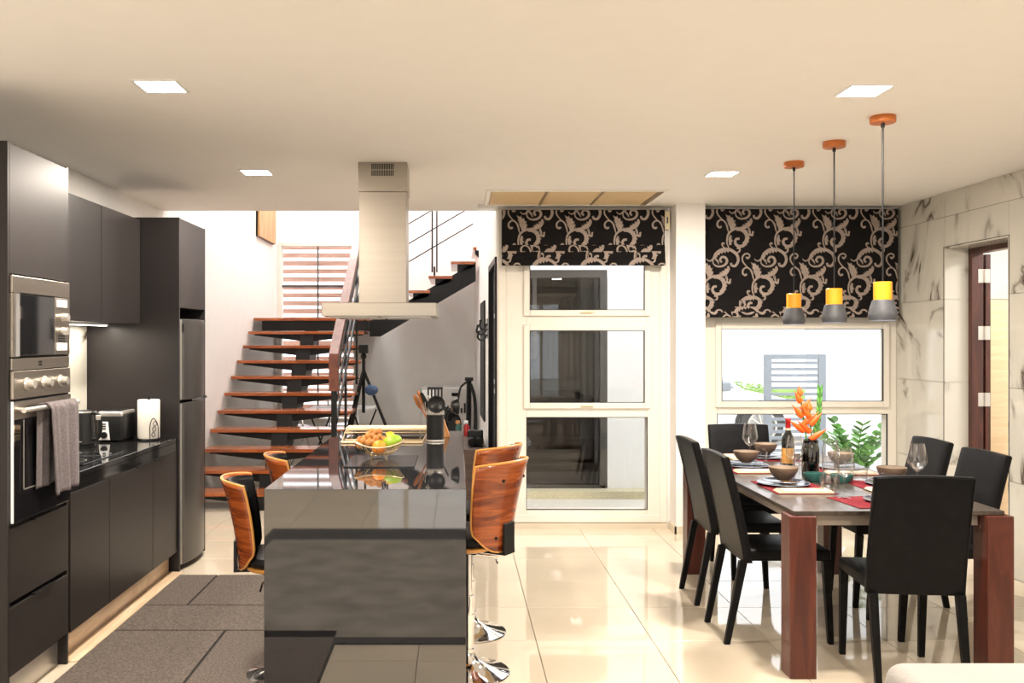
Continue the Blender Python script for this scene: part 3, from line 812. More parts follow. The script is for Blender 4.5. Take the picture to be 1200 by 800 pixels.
for k in range(13):
    a = 2 * PI * k / 13 + random.uniform(-.2, .2); lean = random.uniform(.2, .62); ht = random.uniform(.42, .72)
    base = Vector((3.66 + .04 * math.cos(a), 8.62 + .04 * math.sin(a), .2))
    pts = [base + Vector((math.cos(a) * lean * t * t * .7, math.sin(a) * lean * t * t * .7, ht * t - .12 * lean * t * t)) for t in [i / 10 for i in range(11)]]
    bm = tube(B(), pts, [.011 - .0007 * i for i in range(11)], 6); st = obj('stem', bm, 'leaf', pl, smooth=True)
    for i in range(3, 11):
        d = (pts[min(10, i + 1)] - pts[i - 1]).normalized()
        side = d.cross(Vector((0, 0, 1))).normalized()
        for sg in (-1, 1):
            bm = B(); leaf_mesh(bm, pts[i], (side * sg + d * .9 + Vector((0, 0, .1))), random.uniform(.08, .115), .074)
            obj('leaf', bm, 'leaf' if (i + k) % 3 else 'leafd', st, smooth=True)
# ================================================================= STAIRCASE
st = thing('staircase', 'open-riser staircase with red-brown wooden treads on a black steel spine', 'staircase', (-1.77, 10.2, 0))
def tread_y(n): return 9.35 + (n - 4) * .287
TX0, TX1 = -2.455, -1.07
for n in range(1, 11):
    y = tread_y(n); z = .165 * n
    tr = obj('tread', box(B(), TX0, TX1, y, y + .31, z - .034, z, bev=.003, seg=1), 'tread', st)
    bm = B()   # tapering steel brackets out from the spine
    for sg, xe in ((-1, TX0 + .06), (1, TX1 - .05)):
        x0 = -1.77 + sg * .08
        prism(bm, [(x0, y + .05, z - .115), (x0, y + .05, z - .035), (xe, y + .05, z - .035), (xe, y + .05, z - .048)], (0, .19, 0))
    obj('bracket', bm, 'black', tr)
land = obj('landing', box(B(), TX0, TX1 + .02, tread_y(11), YS - .02, 1.78, 1.815, bev=.003, seg=1), 'tread', st)
obj('landing_beam', box(B(), -2.36, TX1, tread_y(11) + .03, YS - .1, 1.66, 1.778), 'black', land)
# saw-tooth spine
bm = B(); pts = []
for n in range(1, 11):
    y = tread_y(n); z = .165 * n - .036
    pts += [(y + .03, z), (y + .287, z)]
low = [(tread_y(11) + .12, 1.64), (tread_y(11) - .02, 1.36), (tread_y(1) + .32, 0.0), (tread_y(1) + .03, 0.0)]
P = [(-1.85, a, b) for a, b in pts] + [(-1.85, tread_y(11) + .12, 1.70)] + [(-1.85, a, b) for a, b in low]
prism(bm, P, (.16, 0, 0)); obj('spine', bm, 'black', st)
# second flight, rising to the right from the landing
SY0, SY1 = 11.42, 12.62
for j in range(1, 6):
    x = -.88 + .27 * (j - 1); z = 1.8 + .175 * j
    x1 = min(x + .29, .245)
    tr = obj('tread', box(B(), x, x1, SY0 - .04, SY1, z - .034, z, bev=.003, seg=1), 'tread', st)
    bm = B(); prism(bm, [(x + .08, SY0 + .02, z - .13), (x + .08, SY0 + .02, z - .035), (x1 - .02, SY0 + .02, z - .035), (x1 - .02, SY0 + .02, z - .07)], (0, .14, 0)); obj('bracket', bm, 'black', tr)
bm = B()
prism(bm, [(-1.06, SY0 + .02, 1.59), (-.93, SY0 + .02, 1.59), (.235, SY0 + .02, 2.27), (.235, SY0 + .02, 2.50), (-.60, SY0 + .02, 2.02), (-.88, SY0 + .02, 1.86), (-1.06, SY0 + .02, 1.78)], (0, .12, 0))
obj('stringer', bm, 'black', st)
# upper railing
bm = None
def railz(x, z0): return z0 + .588 * (x + .61)
for z0 in (2.48, 2.70, 2.94, 3.18):
    bm = B(); tube(bm, [(-1.0, SY0 - .02, railz(-1.0, z0)), (.2, SY0 - .02, railz(.2, z0))], .008, 6); obj('rail_bar', bm, 'black', st)
for x in (-.86, -.26):
    bm = B(); zb = 2.0 + .65 * (x + .75); box(bm, x - .045, x - .025, SY0 - .05, SY0 + .0, zb + .05, 3.5); box(bm, x + .012, x + .030, SY0 - .05, SY0 + .0, zb + .05, 3.5); cyl(bm, (x - .008, SY0 - .02, zb), (x - .008, SY0 - .02, zb + .12), .012)
    obj('baluster', bm, 'black', st)
bm = B(); tube(bm, [(-1.0, SY0 - .02, railz(-1.0, 3.42)), (.2, SY0 - .02, railz(.2, 3.42))], .025, 6); obj('upper_handrail', bm, 'rail_wood', st)
# lower handrail: flat posts, slanting bars and a wooden rail with a dropped end
RX = -1.075
def hz(y): return 1.43 + .62 * (y - 8.2)
bm = B(); t = .055
prism(bm, [(RX - .042, 8.2, 1.10), (RX - .042, 8.2, hz(8.2)), (RX - .042, 11.1, hz(11.1)), (RX - .042, 11.1, hz(11.1) - .07), (RX - .042, 8.255, hz(8.255) - .07), (RX - .042, 8.255, 1.10)], (.084, 0, 0))
obj('handrail', bm, 'rail_wood', st, bevel=.004)
for y, w_ in ((8.24, .022), (9.1, .010), (10.1, .010), (11.05, .010)):
    zb = max(0, .165 * (4 + (y - 9.35) / .287)) if y > 8.4 else 0
    top = hz(y) - .06 if y > 8.3 else 1.11
    obj('rail_post', box(B(), RX - w_, RX + w_ , y - .03, y + .03, max(0, zb - .02), top), 'black', st)
for off in (.22, .42, .62):
    bm = B()
    prism(bm, [(RX + .012, 8.25, hz(8.25) - off - .035), (RX + .012, 8.25, hz(8.25) - off + .02), (RX + .012, 11.08, hz(11.08) - off + .02), (RX + .012, 11.08, hz(11.08) - off - .035)], (.016, 0, 0))
    obj('rail_bar', bm, 'black', st)

o = thing('wall_picture', 'honey-coloured wooden panel with black edge high on the left stairwell wall', 'picture', (-2.44, 12.08, 2.83))
obj('panel', box(B(), -2.447, -2.425, 11.56, 12.6, 2.83, 3.55), 'picture', o); obj('backing', box(B(), XL, -2.448, 11.55, 12.6, 2.825, 3.56), 'black', o)

# things under and behind the stairs
def fold_chair(x, y, rz, lab):
    t = thing('folding_chair', lab, 'chair', (0, 0, 0), 'clear chairs stored behind the stairs')
    for s in (-1, 1):
        bm = B(); tube(bm, [(s * .2, -.22, 0), (s * .2, .0, .45), (s * .19, .10, .86)], .011, 6); obj('leg', bm, 'chrome', t, smooth=True)
        bm = B(); tube(bm, [(s * .18, .22, 0), (s * .18, -.18, .46)], .011, 6); obj('leg', bm, 'chrome', t, smooth=True)
    obj('seat', box(B(), -.19, .19, -.2, .2, .45, .465, bev=.004), 'acrylic', t); obj('backrest', box(B(), -.19, .19, .07, .085, .58, .86, bev=.004), 'acrylic', t)
    t.location = (x, y, 0); t.rotation_euler = (0, 0, rz)
fold_chair(-2.1, 11.9, 2.6, 'clear seated chair with chrome legs left of the stair spine')
fold_chair(-1.45, 12.1, .5, 'clear seated chair with chrome legs right of the stair spine')
t = thing('folding_table', 'white-topped folding table with crossed black legs under the stair landing', 'table', (-1.3, 11.3, 0))
obj('tabletop', box(B(), -1.75, -.98, 11.1, 11.5, .72, .745, bev=.005), 'white', t)
for x in (-1.62, -1.10):
    for s in (-1, 1):
        bm = B(); tube(bm, [(x - s * .14, 11.15 + .08 * (s > 0), 0), (x + s * .14, 11.15 + .08 * (s > 0), .72)], .011, 6); obj('leg', bm, 'black', t)
t = thing('tripod', 'black camera tripod with a blue pouch standing right of the handrail', 'tripod', (-1.02, 10.3, 0))
bm = B(); cyl(bm, (-1.02, 10.3, .75), (-1.02, 10.3, 1.42), .018); obj('centre_column', bm, 'black', t)
bm = B(); box(bm, -1.07, -.97, 10.25, 10.35, 1.40, 1.50, bev=.01); ball(bm, (-1.02, 10.3, 1.37), .035); obj('head', bm, 'blackpl', t)
for a in (-.15, 2.2, 4.1):
    e = Vector((-1.02 + .50 * math.cos(a), 10.3 + .50 * math.sin(a), 0)); s0 = Vector((-1.02, 10.3, 1.22)); m_ = s0.lerp(e, .55)
    bm = B(); cyl(bm, s0, m_, .017, seg=8); cyl(bm, m_, e, .011, seg=8); ball(bm, m_, .024, 8); obj('leg', bm, 'black', t, smooth=True)
bm = B(); ball(bm, (-.93, 10.25, 1.0), .075, 12, (1, .6, .8)); p = obj('pouch', bm, 'blue', t, smooth=True); p['label'] = 'blue pouch'

w = thing('washing_machine', 'grey white front-loading washing machine with black door behind the island', 'washing machine', (-.15, 11.7, 0))
obj('body', box(B(), -.435, .145, 11.42, 12.0, .0, .97, bev=.012), 'washer', w)
obj('display', box(B(), -.06, .035, 11.412, 11.42, .865, .905), 'black_glass', w)
obj('drawer', box(B(), -.42, -.25, 11.411, 11.42, .84, .94, bev=.003), 'white', w)
bm = lathe(B(), [(0, .05), (.12, .045), (.17, .02), (.21, .02), (.215, 0)], (-.155, 11.42, .52), 32, 'Y'); obj('door', bm, 'black_glass', w, smooth=True)
for x in (.06, .10): obj('knob', box(B(), x - .012, x + .012, 11.405, 11.42, .66, .72 + (x > .08) * .06), 'black', w)

v = thing('vacuum_cleaner', 'black upright vacuum cleaner with looped hose beside the washing machine', 'vacuum cleaner', (.16, 11.2, 0))
bm = B(); tube(bm, [(.14, 11.2, .05), (.15, 11.25, 1.08)], .03, 8); box(bm, .10, .20, 11.2, 11.3, 1.06, 1.10); obj('tube', bm, 'blackpl', v, smooth=True)
bm = B(); tube(bm, spline([(.13, 11.22, 1.05), (.05, 11.2, .98), (.02, 11.2, .84)], 6), .013, 8); tube(bm, spline([(.17, 11.2, 1.02), (.22, 11.15, .8), (.21, 11.1, .3), (.14, 11.1, .1)], 6), .02, 8); obj('hose', bm, 'blackpl', v, smooth=True)
obj('head', box(B(), .02, .24, 10.98, 11.22, 0, .09, bev=.02), 'blackpl', v)

r = thing('shoe_rack', 'low dark brown open shelf unit along the wall behind the island', 'shelf unit', (.09, 8.9, 0))
for z in (.60, .44, .28, .06): obj('shelf', box(B(), -.08, .262, 8.12, 9.7, z - .025, z, bev=.003), 'darkshelf', r)
for y in (8.1, 8.9, 9.7): obj('side_panel', box(B(), -.08, .262, y, y + .02, 0, .602), 'darkshelf', r)
o = thing('binoculars', 'black optical device lying on the dark shelf unit by the side door', 'binoculars', (.17, 8.4, .60))
bm = B()
for s in (-1, 1): cyl(bm, (.17 + s * .035, 8.32, .64), (.17 + s * .035, 8.44, .66), .036, .03, 14)
obj('barrel', bm, 'blackpl', o, smooth=True)
bm = B(); box(bm, .10, .24, 8.42, 8.47, .60, .74, bev=.015); obj('body', bm, 'blackpl', o)
for i, (x, c, n) in enumerate(((.02, 'teal', 'teal spray bottle standing on the shelf unit behind the island'), (.10, 'capsule', 'small orange red bottle standing on the shelf unit behind the island'))):
    t = thing('spray_bottle', n, 'bottle', (x, 9.3, .60)); obj('body', lathe(B(), [(0, 0), (.028, 0), (.03, .09), (.012, .12), (0, .12)], (x, 9.3, .60), 14), c, t, smooth=True)
    obj('nozzle', box(B(), x - .03, x + .015, 9.29, 9.31, .715, .75, bev=.004), 'white' if i else 'knife', t)
t = thing('coat_rack', 'tall narrow black wall board with curled wire coat hooks beside the side door', 'coat rack', (.29, 10.4, .7))
bm = B(); prism(bm, [(sx(9.72) - .02, 9.72, .70), (sx(9.72) - .001, 9.72, .70), (sx(10.6) - .001, 10.6, .70), (sx(10.6) - .02, 10.6, .70)], (0, 0, 1.26)); obj('board', bm, 'mattblack', t, bevel=.008)
for y in (9.25, 9.5):
    bm = B()
    for k, (dz_, ln) in enumerate(((0, .10), (.05, .07), (-.06, .09))):
        x = sx(y) - .004
        tube(bm, spline([(x, y, 1.66 + dz_), (x - ln * .5, y - .02, 1.60 + dz_), (x - ln, y - .03, 1.63 + dz_), (x - ln * .9, y - .03, 1.69 + dz_)], 5), .006, 6)
        ball(bm, (x - ln * .9, y - .03, 1.69 + dz_), .011, 8)
    box(bm, sx(y) - .006, sx(y), y - .02, y + .02, 1.56, 1.76); obj('hook', bm, 'black', t, smooth=True)

# ================================================================= KITCHEN WALL UNITS
FX = -1.86
G = .0025
def front(par, y0, y1, z0, z1, name='door', m='cabinet', x=FX, th=.018):
    return obj(name, box(B(), x - th, x, y0 + G, y1 - G, z0 + G, z1 - G, bev=.0012, seg=1), m, par)
T0, T1 = 3.89, 4.50
t = thing('oven_tower_cabinet', 'tall charcoal oven housing cabinet at the left edge of the picture', 'cabinet', (-2.16, 4.2, 0))
bm = B(); a = .018
box(bm, XL, FX - .001, T0 - .0, T0 + a, 0, 2.375); box(bm, XL, FX - .001, T1 - a, T1, 0, 2.375)
for z in (2.357, 1.823, .762, .13): box(bm, XL, FX - .02, T0 + a, T1 - a, z - .001, z + a)
box(bm, XL, XL + .01, T0 + a, T1 - a, .13, 2.36)
obj('carcass', bm, 'cabinet', t)
front(t, T0 + .014, T1 - .014, 1.825, 2.37)
for z0, z1 in ((.45, .775), (.145, .445)):
    f = front(t, T0 + .014, T1 - .014, z0, z1 - .012, 'drawer')
    obj('handle', box(B(), FX - .01, FX + .012, 4.12, 4.32, z1 - .014, z1 - .008), 'black', f)
obj('plinth', box(B(), FX - .06, FX - .045, T0, T1, 0, .135), 'silver', t)
m_ = thing('microwave', 'built-in steel microwave in the oven tower above the oven', 'microwave', (FX - .2, 4.19, 1.475))
Y0_, Y1_ = T0 + .016, T1 - .016
obj('body', box(B(), FX - .38, FX - .002, Y0_ + .004, Y1_ - .004, 1.475, 1.818), 'mattblack', m_)
obj('top_trim', box(B(), FX - .001, FX + .012, Y0_, Y1_, 1.748, 1.82, bev=.002), 'steel', m_)
bm = B(); box(bm, FX - .001, FX + .012, Y0_, Y0_ + .05, 1.478, 1.746); box(bm, FX - .001, FX + .012, Y1_ - .03, Y1_, 1.478, 1.746); obj('side_trim', bm, 'steel', m_)
obj('door', box(B(), FX - .001, FX + .018, Y0_ + .055, Y0_ + .40, 1.482, 1.744, bev=.003), 'black_glass', m_)
obj('door_frame', (lambda b: (ring_x(b, Y0_ + .052, Y0_ + .405, 1.480, 1.746, .008, FX + .012, FX + .0195), b)[-1])(B()) if 0 else box(B(), FX - .001, FX + .0195, Y0_ + .05, Y0_ + .062, 1.48, 1.746), 'chrome', m_)
cp = obj('control_panel', box(B(), FX - .001, FX + .016, Y0_ + .405, Y1_ - .034, 1.482, 1.744, bev=.002), 'steel', m_)
for z in (1.50, 1.70): obj('button', box(B(), FX + .0165, FX + .022, Y0_ + .42, Y1_ - .05, z, z + .035, bev=.002), 'white', cp)
for z in (1.59, 1.655):
    bm = B(); cyl(bm, (FX + .016, Y1_ - .09, z), (FX + .045, Y1_ - .09, z), .02, .017, 20); obj('knob', bm, 'silver', cp, smooth=True)
for z in (1.545, 1.556, 1.567): obj('button', box(B(), FX + .0165, FX + .019, Y0_ + .44, Y1_ - .07, z - .003, z + .003), 'black', cp)
o_ = thing('oven', 'built-in steel oven with black glass door and three knobs in the tower', 'oven', (FX - .2, 4.19, .775))
obj('body', box(B(), FX - .5, FX - .002, Y0_ + .004, Y1_ - .004, .785, 1.472), 'mattblack', o_)
e = obj('filler_panel', box(B(), FX - .001, FX + .010, Y0_, Y1_, 1.422, 1.472, bev=.002), 'steel', o_)
bm = B()
for yy in (0, .018):
    for zz in (0, .012): box(bm, FX + .0105, FX + .0115, 4.155 + yy, 4.170 + yy, 1.436 + zz, 1.445 + zz)
obj('emblem', bm, 'black', e)
cp = obj('control_panel', box(B(), FX - .001, FX + .016, Y0_, Y1_, 1.30, 1.418, bev=.003), 'steel', o_)
for y in (4.03, 4.20, 4.37):
    bm = B(); cyl(bm, (FX + .016, y, 1.36), (FX + .024, y, 1.36), .029, .027, 20); cyl(bm, (FX + .024, y, 1.36), (FX + .052, y, 1.36), .021, .018, 20); obj('knob', bm, 'silver', cp, smooth=True)
dr = obj('door', box(B(), FX - .001, FX + .016, Y0_, Y1_, .785, 1.292, bev=.003), 'black_glass', o_)
obj('top_strip', box(B(), FX + .0162, FX + .018, Y0_ + .002, Y1_ - .002, 1.215, 1.290), 'steel', dr)
obj('window_rim', (lambda b: (box(b, FX + .0162, FX + .0175, Y0_ + .09, Y0_ + .096, .91, 1.21), box(b, FX + .0162, FX + .0175, Y0_ + .09, Y1_ - .09, .91, .916), b)[-1])(B()), 'silver', dr)
obj('edge_strip', box(B(), FX + .0, FX + .0175, Y0_ - .001, Y0_ + .008, .785, 1.292), 'chrome', dr)
bm = B(); tube(bm, [(FX + .055, Y0_ + .01, 1.255), (FX + .055, Y1_ - .01, 1.255)], .011, 12)
for y in (Y0_ + .05, Y1_ - .05): cyl(bm, (FX + .016, y, 1.255), (FX + .055, y, 1.255), .009)
obj('handle', bm, 'silver', dr, smooth=True)
# towel over the handle
def towel(side):
    z1 = 1.268; zb = .87 if side else .905
    y0, y1 = 4.12, 4.42
    def f(u, v):
        y = y0 + (y1 - y0) * u + (.02 * (1 - v) if side else .012 * (1 - v) - .045) * (1 if u < .5 else -.4)
        fold = .011 * math.sin(u * 15 + (1.5 if side else 0)) * (1 - .55 * v) + .006 * math.sin(u * 33)
        if v > .92:
            a = (v - .92) / .08 * PI / 2; x = FX + .055 + (.017 * math.cos(a) + fold * .2) * (1 if side else -1); z = z1 - .012 + .017 * math.sin(a)
        else:
            x = FX + .055 + (.020 + fold + .012 * (1 - v)) * (1 if side else -.7); z = zb + (z1 - .012 - zb) * v / .92
            z += .012 * (u - .5) * (1 - v)
        return (x, y, z)
    return f
tw = thing('hand_towel', 'grey terry towel hanging over the oven door handle', 'towel', (FX + .055, 4.36, .87))
bm = B(); grid(bm, towel(1), 36, 30); obj('front_layer', bm, 'towel', tw, smooth=True, solid=.005)
bm = B(); grid(bm, (lambda f: (lambda u, v: (max(FX + .0195, f(u, v)[0]), f(u, v)[1], f(u, v)[2])))(towel(0)), 30, 30); obj('back_layer', bm, 'towel', tw, smooth=True, solid=.003)

# wall cabinets
UX = -2.105
for y0, y1, lab in ((4.51, 5.03, 'charcoal wall cabinet right beside the oven tower'), (5.03, 5.565, 'charcoal wall cabinet in the middle of the row above the worktop'), (5.565, 6.245, 'charcoal wall cabinet next to the tall panel of the fridge')):
    t = thing('wall_cabinet', lab, 'cabinet', ((XL + UX) / 2, (y0 + y1) / 2, 1.655), 'wall cabinets above the worktop')
    obj('carcass', box(B(), XL, UX - .02, y0 + .001, y1 - .001, 1.655, 2.345), 'cabinet', t); front(t, y0, y1, 1.652, 2.35, x=UX)
l = thing('under_cabinet_light', 'bright slim light strip under the charcoal wall cabinets', 'light', (-2.3, 5.2, 1.648))
obj('housing', box(B(), -2.36, -2.30, 4.6, 6.2, 1.644, 1.655), 'white', l); obj('diffuser', box(B(), -2.355, -2.305, 4.61, 6.19, 1.641, 1.644), 'led', l)
area('strip_beam', (-2.33, 5.4, 1.635), (.04, 1.5), 9, (1, .9, .75), parent=l)
s = structroot('trim_1', (XL, 5.4, .9))
for k in range(3):
    y0 = 4.505 + .58 * k
    obj('splashback_tile', box(B(), XL, XL + .012, y0, y0 + .577, .905, 1.65), 'marble', s)
o = thing('wall_socket', 'steel wall socket on the marble splashback beside the towel', 'socket', (XL + .02, 5.6, 1.07))
obj('plate', box(B(), XL + .0125, XL + .02, 5.45, 5.60, 1.05, 1.13, bev=.002), 'silver', o)
for y in (5.475, 5.53): obj('switch', box(B(), XL + .0201, XL + .024, y, y + .04, 1.07, 1.11, bev=.002), 'black', o)

# base cabinets
bys = [(4.52, 5.03), (5.03, 5.75), (5.75, 6.245)]
labs = ['charcoal base cabinet beside the oven tower', 'widest charcoal base cabinet with a black edge handle, in the middle of the run', 'charcoal base cabinet at the far end next to the fridge panel']
for (y0, y1), lab in zip(bys, labs):
    t = thing('base_cabinet', lab, 'cabinet', (-2.16, (y0 + y1) / 2, .13), 'base cabinets under the worktop')
    obj('carcass', box(B(), XL + .01, FX - .02, y0 + .001, y1 - .001, .13, .80), 'cabinet', t)
    f = front(t, y0, y1, .137, .812)
    if y0 > 5: obj('handle', box(B(), FX - .01, FX + .012, (y1 - .30 if y0 < 5.5 else y0 + .02), (y1 - .03 if y0 < 5.5 else y0 + .22), .806, .812), 'black', f)
obj('x', B_ := box(B(), FX - .07, FX - .055, 4.5, 6.245, 0, .129), 'floorboard') if 0 else None
pl_ = tag(obj('plinth_board', box(B(), FX - .07, FX - .055, 4.505, 6.245, 0.0, .129), 'floorboard'), 'pale wooden plinth board under the charcoal base cabinets', 'plinth')
tag(obj('floor_board', box(B(), FX - .05, FX + .04, 4.51, 6.245, 0.0005, .008), 'floorboard'), 'pale wooden strip on the floor between plinth and rug', 'floor strip')
wt = thing('worktop', 'glossy black worktop along the left kitchen wall', 'worktop', (-2.16, 5.37, .815))
bm = B(); box(bm, XL + .012, FX, 4.51, 6.25, .87, .90, bev=.002, seg=1); obj('slab', bm, 'worktop', wt)
obj('front_edge', box(B(), FX - .03, FX, 4.51, 6.25, .815, .869), 'worktop', wt)
hb = thing('induction_hob', 'flat black glass hob set on the left worktop', 'hob', (-2.15, 5.2, .90))
obj('glass', box(B(), -2.40, -1.93, 4.85, 5.45, .9003, .906, bev=.001, seg=1), 'black_glass', hb)
bm = B()
for cx_, cy_, rr in ((-2.28, 5.0, .09), (-2.05, 5.0, .07), (-2.28, 5.3, .07), (-2.05, 5.3, .09)): lathe(bm, [(rr, .9062), (rr + .003, .9064), (rr + .006, .9062)], (cx_, cy_, 0), 32)
obj('zone_mark', bm, 'greyshade', hb)
k_ = thing('kettle', 'black electric kettle with handle next to the grey towel', 'kettle', (-2.27, 5.70, .90)); c = (-2.27, 5.70, .90)
obj('base', lathe(B(), [(0, 0), (.075, 0), (.078, .012), (.06, .02), (0, .02)], c, 28), 'blackpl', k_, smooth=True)
obj('body', lathe(B(), [(0, .021), (.072, .021), (.070, .04), (.062, .20), (.060, .215), (.055, .222), (0, .224)], c, 32), 'blackpl', k_, smooth=True)
obj('lid_ring', lathe(B(), [(.0605, .207), (.063, .209), (.063, .214), (.0605, .216)], c, 32), 'silver', k_, smooth=True)
bm = B(); tube(bm, spline([(c[0] + .055, c[1] - .01, c[2] + .205), (c[0] + .10, c[1] - .015, c[2] + .20), (c[0] + .115, c[1] - .015, c[2] + .13), (c[0] + .10, c[1] - .012, c[2] + .06), (c[0] + .06, c[1] - .01, c[2] + .05)], 6), .012, 8); obj('handle', bm, 'blackpl', k_, smooth=True)
obj('switch', box(B(), c[0] + .09, c[0] + .118, c[1] - .03, c[1] - .01, c[2] + .165, c[2] + .195, bev=.003), 'silver', k_)
obj('badge', box(B(), c[0] - .002, c[0] + .022, c[1] - .0735, c[1] - .066, c[2] + .035, c[2] + .041), 'silver', k_)
c = (-2.20, 6.08, .90)
t = thing('toaster', 'black toaster with a silver control panel and knob between kettle and paper roll', 'toaster', c)
bm = B(); box(bm, c[0] - .085, c[0] + .085, c[1] - .12, c[1] + .12, .905, 1.085, bev=.02, seg=3); obj('body', bm, 'blackpl', t, smooth=True)
bm = B(); box(bm, c[0] - .080, c[0] + .080, c[1] - .123, c[1] + .118, 1.060, 1.095, bev=.01); obj('top_trim', bm, 'silver', t)
bm = B(); box(bm, c[0] - .055, c[0] + .055, c[1] - .09, c[1] + .09, 1.0955, 1.098); obj('slot', bm, 'black', t)
bm = B(); prism(bm, [(c[0] - .07, c[1] - .1245, .915), (c[0] - .0, c[1] - .1245, .915), (c[0] - .012, c[1] - .1245, 1.03), (c[0] - .06, c[1] - .1245, 1.03)], (0, .006, 0)); cp = obj('control_panel', bm, 'white', t)
bm = B(); cyl(bm, (c[0] - .035, c[1] - .138, .945), (c[0] - .035, c[1] - .125, .945), .021, seg=20); obj('knob', bm, 'blackpl', cp, smooth=True)
for z in (.985, 1.0, 1.015): obj('button', box(B(), c[0] - .045, c[0] - .025, c[1] - .128, c[1] - .125, z - .004, z + .004), 'black', cp)
for x in (-.06, .06): obj('foot', box(B(), c[0] + x - .015, c[0] + x + .015, c[1] - .1, c[1] + .1, .90, .906), 'black', t)
c = (-2.00, 6.10, .90)
t = thing('paper_towel_roll', 'white paper towel roll on a wire stand with curled side bracket', 'paper towel', c)
obj('roll', lathe(B(), [(.02, .012), (.066, .012), (.070, .018), (.070, .255), (.066, .262), (.02, .262)], c, 36), 'paper', t, smooth=True)
bm = B(); tube(bm, [(c[0] + .075 * math.cos(2 * PI * i / 20), c[1] + .075 * math.sin(2 * PI * i / 20), .906) for i in range(20)], .004, 6, closed=True)
tube(bm, [(c[0], c[1], .905), (c[0], c[1], 1.17)], .004, 6); tube(bm, [(c[0] + .014 * math.cos(a), c[1], 1.178 + .016 * math.sin(a)) for a in [2 * PI * i / 14 for i in range(14)]], .003, 6, closed=True)
tube(bm, [(c[0] - .075, c[1], .905), (c[0] + .075, c[1], .905)], .003, 6)
obj('stand', bm, 'black', t, smooth=True)
bm = B(); P0 = Vector((c[0] + .050, c[1] - .062, .92))
for k in range(3):
    tube(bm, [(P0.x + .011 * math.cos(a) + .004 * k, P0.y + .004 * k, P0.z + .02 + .035 * k + .015 * math.sin(a)) for a in [2 * PI * i / 14 for i in range(14)]], .0022, 5, closed=True)
tube(bm, spline([(P0.x - .02, P0.y - .004, .905), (P0.x - .02, P0.y - .004, 1.0), (P0.x, P0.y, 1.045), (P0.x + .022, P0.y + .02, 1.0), (P0.x + .024, P0.y + .02, .905)], 6), .0028, 6)
obj('scroll_bracket', bm, 'black', t, smooth=True)

# fridge with its housing
t = thing('fridge_housing_cabinet', 'tall charcoal end panel and top cabinet surrounding the fridge', 'cabinet', (-2.16, 6.6, 0))
obj('end_panel', box(B(), XL, FX + .012, 6.252, 6.272, 0, 2.365), 'cabinet', t)
obj('carcass', box(B(), XL, FX - .012, 6.273, 6.90, 1.765, 2.36), 'cabinet', t); front(t, 6.273, 6.90, 1.765, 2.365, x=FX + .008)
obj('end_panel', box(B(), XL, FX + .008, 6.901, 6.915, 0, 2.365), 'cabinet', t)
fr = thing('fridge', 'tall dark steel fridge freezer with curved doors', 'fridge', (-2.12, 6.58, 0))
obj('body', box(B(), XL + .03, FX - .06, 6.285, 6.89, .02, 1.69), 'fridge', fr)
def fdoor(z0, z1):
    bm = B(); n = 12
    pts = [(FX - .058, 6.283, z0)] + [(FX - .0 + .055 * math.sin(PI * i / n) ** .7 if 0 < i < n else FX - .0, 6.283 + .609 * i / n, z0) for i in range(n + 1)] + [(FX - .058, 6.892, z0)]
    return prism(bm, pts, (0, 0, z1 - z0))
f = obj('freezer_door', fdoor(1.145, 1.69), 'fridge', fr, bevel=.004)
bm = B(); box(bm, FX + .012, FX + .032, 6.300, 6.318, 1.22, 1.66); 
obj('handle', box(B(), FX + .0, FX + .022, 6.276, 6.2825, 1.15, 1.685), 'silver', f)
obj('badge', box(B(), FX + .012, FX + .0235, 6.31, 6.33, 1.6, 1.66), 'black', f); bm.free()
f = obj('fridge_door', fdoor(.04, 1.125), 'fridge', fr, bevel=.004)
obj('handle', box(B(), FX + .0, FX + .022, 6.276, 6.2825, .05, 1.12), 'silver', f)
obj('grip', box(B(), FX - .01, FX + .03, 6.5, 6.88, 1.126, 1.144), 'chrome', fr)
for y in (6.34, 6.83): obj('foot', box(B(), FX - .15, FX - .1, y - .02, y + .02, 0, .02), 'black', fr)

# ================================================================= RUG
rg = thing('kitchen_rug', 'grey-brown woven rug with black seams on the kitchen floor', 'rug', (-1.3, 5.0, 0))
RX0, RX1, RY0, RY1 = -1.815, -.62, 3.2, 6.15
obj('backing', box(B(), RX0, RX1, RY0, RY1, .0005, .008), 'rugline', rg)
def rp(x0, x1, y0, y1): obj('rug_panel', box(B(), x0 + .005, x1 - .008, y0 + .008, y1 - .008, .007, .014, bev=.002, seg=1), 'rug', rg)
rp(RX0, -1.56, 5.44, RY1); rp(-1.56, RX1, 5.44, RY1); rp(RX0, RX1, 4.97, 5.44); rp(RX0, -1.22, 4.0, 4.97); rp(-1.22, RX1, 4.0, 4.97); rp(RX0, RX1, RY0, 4.0)
lr = thing('living_rug', 'plain grey rug lying in front of the island, seen mirrored in its polished end', 'rug', (-.2, 2.1, 0))
obj('border', box(B(), -1.5, .8, .5, 3.4, .0005, .009), 'rugline', lr); obj('pile', box(B(), -1.42, .72, .95, 3.32, .009, .014), 'lrug', lr)

